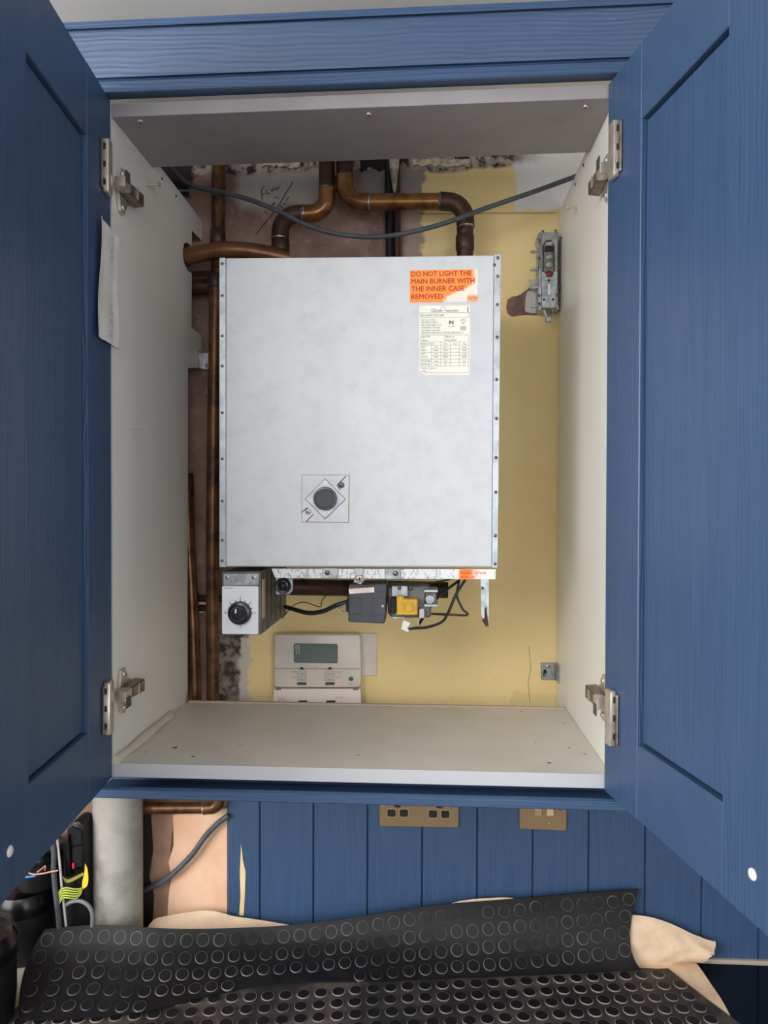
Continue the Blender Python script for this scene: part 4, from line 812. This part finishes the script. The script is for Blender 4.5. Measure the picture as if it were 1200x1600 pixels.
# ------------------------------------------------------------------ sockets on the panelling
YS = YT-.0045
def S(c, y=YS): return [(at(a, b, y).x, at(a, b, y).z) for a, b in c]
ds = empty('double_socket', at(655, 1293, YT), 'brushed brass double socket on the blue boards under the cabinet', 'socket')
MB().prism(S(((592, 1222), (717.5, 1224), (717, 1294), (592.5, 1291.5))), YS, YT-.0004).build('face_plate', M_BRASS, ds, bevel=.0012)
for x, y in ((611.7, 1270), (631, 1270), (676.5, 1271.5), (695.8, 1272)):
    a = at(x, y, YS); f_ = MB().prism(rrect(a.x, a.z, .0185, .0165, .004, 3), YS-.001, YS-.0001).build('pin_surround', mat('bright_brass', rgb(196, 176, 140), .3, .8), ds)
    MB().prism(rrect(a.x, a.z, .0155, .0135, .003, 3), YS-.0016, YS-.0011).build('pin_opening', M_SLOT, f_)
for x, y in ((621, 1257), (687, 1258)): a = at(x, y, YS); MB().prism(rrect(a.x, a.z, .013, .010, .003, 3), YS-.0014, YS-.0001).build('earth_opening', M_SLOT, ds)
for x, y in ((603, 1256.5), (706.5, 1258.5)): inst('screw', ME_SCREW, at(x, y, YS), ds, FRONT, .005)
fs = empty('fused_switch', at(849, 1298, YT), 'small brass fused switch plate to the right of the double socket', 'switch')
MB().prism(S(((811.5, 1226), (886.5, 1228), (885.5, 1299), (811.5, 1295.5))), YS, YT-.0004).build('face_plate', M_BRASS, fs, bevel=.0012)
MB().prism(S(((835, 1255), (846.5, 1256), (846, 1274.5), (835, 1273.5))), YS-.003, YS-.0001).build('fuse_holder', mat('fuse_brass', rgb(180, 160, 124), .4, .5), fs, bevel=.0008)
for x, y in ((838, 1263), (842.5, 1263), (838, 1269), (842.5, 1269)): inst('rivet', ME_RIVET, at(x, y, YS-.003), fs, FRONT, .0011)
MB().prism(S(((853.5, 1255), (865.5, 1255.5), (865, 1274), (853, 1273.5))), YS-.005, YS-.0001).build('rocker', M_BRASSL, fs, bevel=.0012)
c = at(858, 1287, YS); MB().lathe([(.0016, 0), (.0012, .0008), (0, .001)], c, FRONT, 8).build('indicator', M_BRASSL, fs)
for x, y in ((822, 1260.5), (874.5, 1264)): inst('screw', ME_SCREW, at(x, y, YS), fs, FRONT, .0045)

# ------------------------------------------------------------------ lower left: soil pipe, lower copper pipe, cables, tools
sp = empty('soil_pipe', at(180, 1480, .31), 'thick grey painted upright waste pipe at the lower left', 'pipe')
c0 = at(181, 1350, .335); r0 = (at(217.5, 1350, .335).x - at(143, 1350, .335).x)/2*0.985
MB().lathe([(r0, 0), (r0, .10), (r0, .25), (r0, .43)], (c0.x, .345, ZT), (0, 0, 1), 40).build('pipe', M_SOIL, sp, smooth=40)
copper('copper_pipe', [at(208, 1263, .372), at(341, 1262, .372), at(341, 1225, .372)], 0.0105, 'dull copper pipe with an elbow just under the cabinet at the lower left', 0.014, [M_CU, M_CU, M_SOLD])
cable('grey_cable', [(219, 1394, .392), (230, 1389, .385), (262, 1372, .375), (298, 1338, .376), (320, 1308, .378), (340, 1287, .378), (357, 1274, .378)], 0.0052, M_CABLE, 'grey cable curving over the bare plaster at the lower left')
random.seed(11)
def tub(pxc, pyc, y, rx, h, label, tilt=(0, 0, 1)):
    base = at(pxc, pyc, y); root = empty('plastic_tub', base, label, 'tub', 'black plastic tubs at the lower left')
    MB().lathe([(rx*.86, 0), (rx*.95, h*.05), (rx, h*.3), (rx, h*.62), (rx*.97, h*.70)], base, tilt, 32).build('body', M_BLK, root, smooth=40)
    MB().lathe([(rx*.98, h*.70), (rx*1.05, h*.72), (rx*1.05, h*.80), (rx*1.0, h*.86), (rx*.86, h*.93), (rx*.80, h*.90), (rx*.5, h*.92), (0, h*.93)], base, tilt, 32).build('lid', M_BLKG, root, smooth=40)
    return root
g_ = at(58, 1497, .19); zb = ZT+.0062
def onto(px, py, y): p = at(px, py, y); return p
def tub2(x, y, z, rx, h, label, tilt):
    base = Vector((x, y, z)); root = empty('plastic_tub', base, label, 'tub')
    MB().lathe([(rx*.80, 0), (rx*.93, h*.06), (rx, h*.3), (rx, h*.62), (rx*.97, h*.70)], base, tilt, 36).build('body', M_BLK, root, smooth=40)
    MB().lathe([(rx*.98, h*.69), (rx*1.05, h*.71), (rx*1.05, h*.79), (rx*1.02, h*.86), (rx*.88, h*.95), (rx*.80, h*.93), (rx*.72, h*.90), (rx*.3, h*.90), (0, h*.90)], base, tilt, 36).build('lid', M_BLKG, root, smooth=40)
p1 = at(42, 1440, .33); tub2(p1.x, .335, ZT+.0006, .056, .138, 'wide shiny black plastic tub standing behind the propped mat', (0, -.08, 1))
p2 = at(62, 1385, .33); tub2(p2.x, .328, ZT+.0006+.1338, .047, .075, 'smaller black plastic tub stacked on top of the wide tub', (0, -.06, 1))
p3 = at(-34, 1540, .14); tub2(p3.x, .14, zb, .055, .150, 'black plastic tub cut off by the bottom left picture edge', (0, 0, 1))
# black tool standing against the soil pipe
tl = empty('power_tool', at(120, 1480, .29), 'black ridged tool with a red switch leaning by the grey waste pipe', 'tool')
yt_ = .290
def T(c, y=yt_): return [(at(a, b, y).x, at(a, b, y).z) for a, b in c]
MB().prism(T(((104, 1296), (113, 1284), (124, 1283), (131, 1291), (133, 1330), (134, 1400), (132, 1490), (104, 1490), (100, 1400), (100, 1330))), yt_, yt_+.045).build('body', M_BLK, tl, bevel=.005, smooth=35, segs=2)
MB().prism(T(((98, 1322), (106, 1305), (109, 1330), (110, 1372), (99, 1372)), yt_-.012), yt_-.012, yt_+.03).build('grip', M_BLKG, tl, bevel=.004, smooth=35, segs=2)
MB().prism(T(((112, 1290), (129, 1297), (130, 1318), (111, 1322))), yt_-.004, yt_+.002).build('side_plate', M_BLK, tl, bevel=.0015)
MB().prism(T(((112, 1322), (131, 1320), (131, 1352), (113, 1356))), yt_-.005, yt_+.002).build('side_plate', M_BLK, tl, bevel=.0015)
c = at(115, 1352.5, yt_-.006); MB().prism(rrect(c.x, c.z, .0042, .011, .002, 3), yt_-.008, yt_-.0055).build('switch', mat('red_switch', rgb(206, 40, 62), .4), tl, bevel=.0006)
MB().prism(T(((117, 1358), (128, 1357), (129, 1345), (131.5, 1345), (131.5, 1362), (117, 1363)), yt_-.006), yt_-.009, yt_-.003).build('buckle', M_BLKG, tl, bevel=.0006)
# striped earth tape: a ribbon looped under the tool
def tape_mat():
    m = bpy.data.materials.new('green_yellow_stripe'); m.use_nodes = True; t = NT(m); p = t.n['Principled BSDF']
    uv = t.n.new('ShaderNodeAttribute'); uv.attribute_name = 'across'
    s_ = t.math('SINE', t.math('MULTIPLY', uv.outputs['Fac'], 2*math.pi*4.5)); f = t.ramp(s_, -0.15, 0.15)
    t.l.new(t.mix(f, rgb(54, 104, 40), rgb(206, 206, 84)), p.inputs['Base Color']); p.inputs['Roughness'].default_value = 0.4; return m
def ribbon(name, pairs, y, m, parent, label=None):
    mb = MB(); NU, NV = 24, 9
    A = smooth_path([at(a[0], a[1], a[2]) for a, b in pairs], 6); Bp = smooth_path([at(b[0], b[1], b[2]) for a, b in pairs], 6); n_ = len(A)-1
    mb.grid(lambda u, v: A[min(int(round(u*n_)), n_)].lerp(Bp[min(int(round(u*n_)), n_)], v), n_, NV, .0)
    o = mb.build(name, m, parent, smooth=60)
    att = o.data.attributes.new('across', 'FLOAT', 'POINT')
    for i in range(len(o.data.vertices)): att.data[i].value = (i // (n_+1))/NV
    so = o.modifiers.new('thickness', 'SOLIDIFY'); so.thickness = .0004
    return o
tp_ = empty('striped_tape', at(110, 1412, .24), 'green and yellow striped earth tape hanging around the cables', 'tape')
yy = .268
ribbon('ribbon', [((90, 1396, yy), (93, 1413, yy)), ((95, 1389, yy-.003), (98, 1404, yy-.003)), ((103, 1386, yy-.004), (106, 1404, yy-.004)), ((115, 1388, yy), (113, 1405, yy)), ((124, 1388, yy+.004), (120, 1404, yy+.004)), ((130, 1386, yy+.006), (127, 1397, yy+.006))], yy, tape_mat(), tp_)
M_YT = mat('yellow_tape', rgb(232, 196, 40), .4)
ribbon('ribbon_end', [((133, 1349, yy+.012), (136, 1356, yy+.010)), ((132, 1362, yy+.010), (138, 1372, yy+.008)), ((129, 1376, yy+.008), (136, 1384, yy+.006)), ((128, 1386, yy+.006), (130, 1389, yy+.006))], yy, M_YT, tp_)
ribbon('ribbon_back', [((97, 1369, yy), (102, 1379, yy)), ((106, 1374, yy+.004), (108, 1379, yy+.004)), ((118, 1369, yy+.008), (119, 1374, yy+.008)), ((130, 1363, yy+.012), (131, 1367, yy+.012))], yy, mat('dull_yellow_tape', rgb(150, 150, 60), .4), tp_)
cable('grey_cable', [(80, 1300, 0.267), (84, 1330, 0.267), (84, 1360, 0.267), (87, 1395, 0.267), (91, 1430, 0.269), (93, 1462, 0.271), (93, 1490, 0.273)], .0046, M_CABLE, 'dark grey cable hanging in front of the black tubs')
cable('white_cable', [(88, 1300, 0.271), (91, 1325, 0.271), (94, 1355, 0.271), (97, 1390, 0.273), (101, 1425, 0.275), (104, 1455, 0.277), (105, 1488, 0.279)], .0022, mat('white_sheath', rgb(196, 196, 196), .4), 'thin white cable hanging beside the dark grey one')
cable('grey_cable', [(100, 1416, 0.278), (112, 1409, 0.278), (126, 1408, 0.278), (138, 1415, 0.278), (144, 1428, 0.278), (144, 1445, 0.278), (143, 1470, 0.278)], .0035, M_CABLE2, 'short grey cable loop in front of the waste pipe')
cw = empty('bare_wire', at(60, 1366, 0.265), 'twisted bare copper wire end poking out below the left door', 'wire')
MB().tube(smooth_path([at(40, 1362, 0.260), at(52, 1366, 0.260), at(66, 1365, 0.260), at(80, 1362, 0.260), at(91, 1360, 0.260)], 5), .0016, 8).build('core', mat('pink_copper', rgb(196, 140, 124), .4, .4), cw, smooth=60)
MB().tube(smooth_path([at(58, 1363, 0.262), at(66, 1357, 0.262), at(71, 1353, 0.262), at(70, 1360, 0.262)], 5), .0013, 8).build('core', mat('pink_copper', rgb(196, 140, 124), .4, .4), cw, smooth=60)
MB().tube(smooth_path([at(36, 1370, 0.258), at(46, 1370, 0.258), at(56, 1368, 0.259)], 5), .0020, 8).build('blue_sleeve', mat('blue_sleeve', rgb(60, 130, 200), .4), cw, smooth=60)

# ------------------------------------------------------------------ mats and dust sheet on the worktop
def stations(P):
    P = [(Vector(p)) for p in P]
    L = [0]
    for a, b in zip(P, P[1:]): L.append(L[-1]+(b-a).length)
    def g(u):
        d = u*L[-1]
        for i in range(len(P)-1):
            if d <= L[i+1] or i == len(P)-2:
                t = (d-L[i])/(L[i+1]-L[i]); a = P[max(i-1, 0)]; b = P[i]; c = P[i+1]; e = P[min(i+2, len(P)-1)]
                return 0.5*((2*b) + (c-a)*t + (2*a-5*b+4*c-e)*t*t + (3*b-a-3*c+e)*t**3)
    S = [g(k/400) for k in range(401)]; A = [0]
    for a, b in zip(S, S[1:]): A.append(A[-1]+(b-a).length)
    def f(u):
        d = max(0, min(1, u))*A[-1]; lo, hi = 0, 400
        while hi-lo > 1:
            m_ = (lo+hi)//2
            if A[m_] <= d: lo = m_
            else: hi = m_
        return S[lo].lerp(S[hi], (d-A[lo])/max(1e-9, A[hi]-A[lo]))
    return f
zA_ = ZT+.0145
bot = stations([at(a, b, zA_, 2) for a, b in ((30, 1592), (130, 1589), (240, 1576), (330, 1553), (430, 1535), (560, 1532), (700, 1527), (850, 1521), (1001, 1514))])
top = stations([at(a, b, y) for a, b, y in ((70, 1452, .262), (150, 1446, .276), (230, 1449, .284), (330, 1451, .312), (440, 1447, .338), (560, 1432, .352), (700, 1413, .358), (850, 1401, .364), (998, 1389, .370))])
def matA(u, v):
    b, t = bot(u), top(u); c = Vector((lerp(b.x, t.x, .5) - .03*max(0, u-.9)/.1 - .05*max(0, .08-u)/.08, lerp(b.y, t.y, .80), b.z + .16*(t.z-b.z)))
    w = .0016*math.sin(u*23)*v
    return b*(1-v)**2 + c*2*v*(1-v) + t*v*v + Vector((0, w, 0))
def nrmA(fn, u, v, e=.01):
    du = Vector(fn(min(u+e, 1), v)) - Vector(fn(max(u-e, 0), v)); dv = Vector(fn(u, min(v+e, 1))) - Vector(fn(u, max(v-e, 0))); return du.cross(dv).normalized()
stud = MB(); R_ = .0114
stud.rings([[(r*math.cos(k*math.pi/9), r*math.sin(k*math.pi/9), z) for k in range(18)] for r, z in ((R_, -.0006), (R_, .0011), (R_*.945, .0019), (R_*.90, .0019))], caps=False, mi=1)
b_ = len(stud.v)-18; stud.f.append(list(range(b_, b_+18))); stud.m.append(0)
ME_STUD = raw_mesh(stud, 'stud', [M_RUB, M_RIM], 30)
stud.m = list(stud.m); ME_STUDD = raw_mesh(stud, 'dusty_stud', [M_RUB, M_RIMD], 30)
mA = empty('rubber_mat', matA(.5, 0), 'black studded rubber mat propped up against the blue boards', 'mat', 'studded rubber mats')
MB().grid(matA, 60, 16, .003).build('sheet', M_RUB, mA, smooth=60)
nc = 37
for c_ in range(nc):
    u = (c_+.5)/nc; vs_ = [Vector(matA(u, k/60)) for k in range(61)]; acc = [0]
    for a, b in zip(vs_[::-1], vs_[::-1][1:]): acc.append(acc[-1]+(b-a).length)      # arc length measured down from the top edge
    d = .0165
    while d < acc[-1]-.009:
        k = next(i_ for i_, l_ in enumerate(acc) if l_ >= d); v = 1-k/60
        n_ = nrmA(matA, u, v); inst('stud', ME_STUD, Vector(matA(u, v)) - n_*.0002, mA, n_, .96); d += .0282
# flat mat in front
E0, E1 = at(1044, 1513, ZT+.008, 2), Vector((-.235, .185, ZT+.008))
F0 = at(1157, 1600, ZT+.008, 2); rdir = (F0-E0)
def matB(u, v):       # u left->right, v front->back
    bk = E1.lerp(E0, u) + Vector((0, .030*math.sin(math.pi*min(1, u*1.02))**.7 if 0 < u < .98 else 0, 0)); fr = E1 + Vector((-.05, -.25, 0)) ; fr = fr.lerp(E0 + rdir*1.6, u); p = fr.lerp(bk, v)
    return p + Vector((0, 0, 0.0012*math.sin(9*u+3*v) + .0008*math.sin(21*u-5*v) + .001))
mB = empty('rubber_mat', matB(.5, .5), 'black studded rubber mat lying flat on the worktop in front', 'mat', 'studded rubber mats')
MB().grid(lambda u, v: matB(u, v), 60, 16, .003).build('sheet', M_RUBD, mB, smooth=60)
ax_u = Vector((E0.x-E1.x, E0.y-E1.y, 0)).normalized(); ax_v = Vector((-ax_u.y, ax_u.x, 0)); cnt = 0
# grid square to the back edge; keep studs inside the sheet and near the visible strip
def inv(x, y):
    u, v = .5, .5
    for _ in range(12):
        p = matB(u, v); e = 1e-3; du = (matB(u+e, v)-p)/e; dv = (matB(u, v+e)-p)/e
        det = du.x*dv.y - du.y*dv.x; rx, ry = x-p.x, y-p.y
        u += (rx*dv.y - ry*dv.x)/det; v += (du.x*ry - du.y*rx)/det
    return u, v
for r_ in range(7):
    for c_ in range(46):
        q = E0 - ax_u*(c_*.0292 - .12 + .004*math.sin(r_)) - ax_v*(.015 + r_*.0290); u, v = inv(q.x, q.y)
        if not (.008 < u < .992 and .02 < v < .985): continue
        d = q - CAM; sx = 600 + FPX*d.dot(RT)/d.dot(FW); sy = 800 - FPX*d.dot(UP)/d.dot(FW)
        if sy > 1625 or sx < -10: continue
        n_ = nrmA(matB, u, v); inst('stud', ME_STUDD, Vector(matB(u, v)) - n_*.0002, mB, n_, 1.0); cnt += 1
# dust sheet: lies on the worktop under the mats and rises in humps against the wall
ztop = stations([at(a, b, .374 if a > 230 else (.31 if a > 200 else .262)) for a, b in ((-40, 1538), (60, 1536), (150, 1534), (206, 1500), (236, 1440), (262, 1429), (325, 1420), (378, 1430), (445, 1441), (520, 1452), (620, 1440), (690, 1413), (742, 1402), (790, 1400), (832, 1409), (900, 1425), (1001, 1428), (1050, 1443), (1100, 1461), (1116, 1468))])
zbk = stations([at(a, b, ZT+.0045, 2) for a, b in ((-60, 1566), (100, 1560), (200, 1545), (262, 1520), (320, 1516), (500, 1514), (700, 1512), (900, 1508), (1020, 1508), (1086, 1503))])
zfr = stations([Vector((-.36, -.1, ZT+.0045)), Vector((-.1, -.1, ZT+.0045)), Vector((.3, -.08, ZT+.0045)), Vector((.7, -.05, ZT+.0045)), at(1163, 1640, ZT+.0045, 2)])
def sheet(u, v):
    if v < .5:
        w = v/.5; p = zfr(u).lerp(zbk(u), w)
        if u > .86: p = p + Vector((.008*math.sin(math.pi*w)*(u-.86)/.14, 0, 0))
        p.z = ZT + .0040 + (.0025*abs(math.sin(w*5+u*9))*max(0, (u-.94)/.06))
    else:
        w = (v-.5)/.5; a, b = zbk(u), ztop(u); p = a.lerp(b, w); p.y = lerp(a.y, b.y, w**.6)
        n_ = mnoise.noise(Vector((u*26, v*5, 3.1)))*.5 + mnoise.noise(Vector((u*60, v*9, 7.7)))*.25
        p.y -= (.012*math.sin(math.pi*w)*(.5+n_)) + .006*w
        p.z += .0035*n_*w
        if u > .9:
            p.y -= .016*math.sin(math.pi*w)*(u-.9)/.1 + .006*mnoise.noise(Vector((u*120+w*9, w*6, 2)))*(u-.9)/.1; p.z += .004*math.sin(w*9+u*60)*(u-.9)/.1*w
    return p
dsx = MB().grid(sheet, 150, 34, .0009).build('dust_sheet', M_CLOTH, smooth=70); tag(dsx, 'beige cotton dust sheet crumpled under the rubber mats', 'dust sheet')
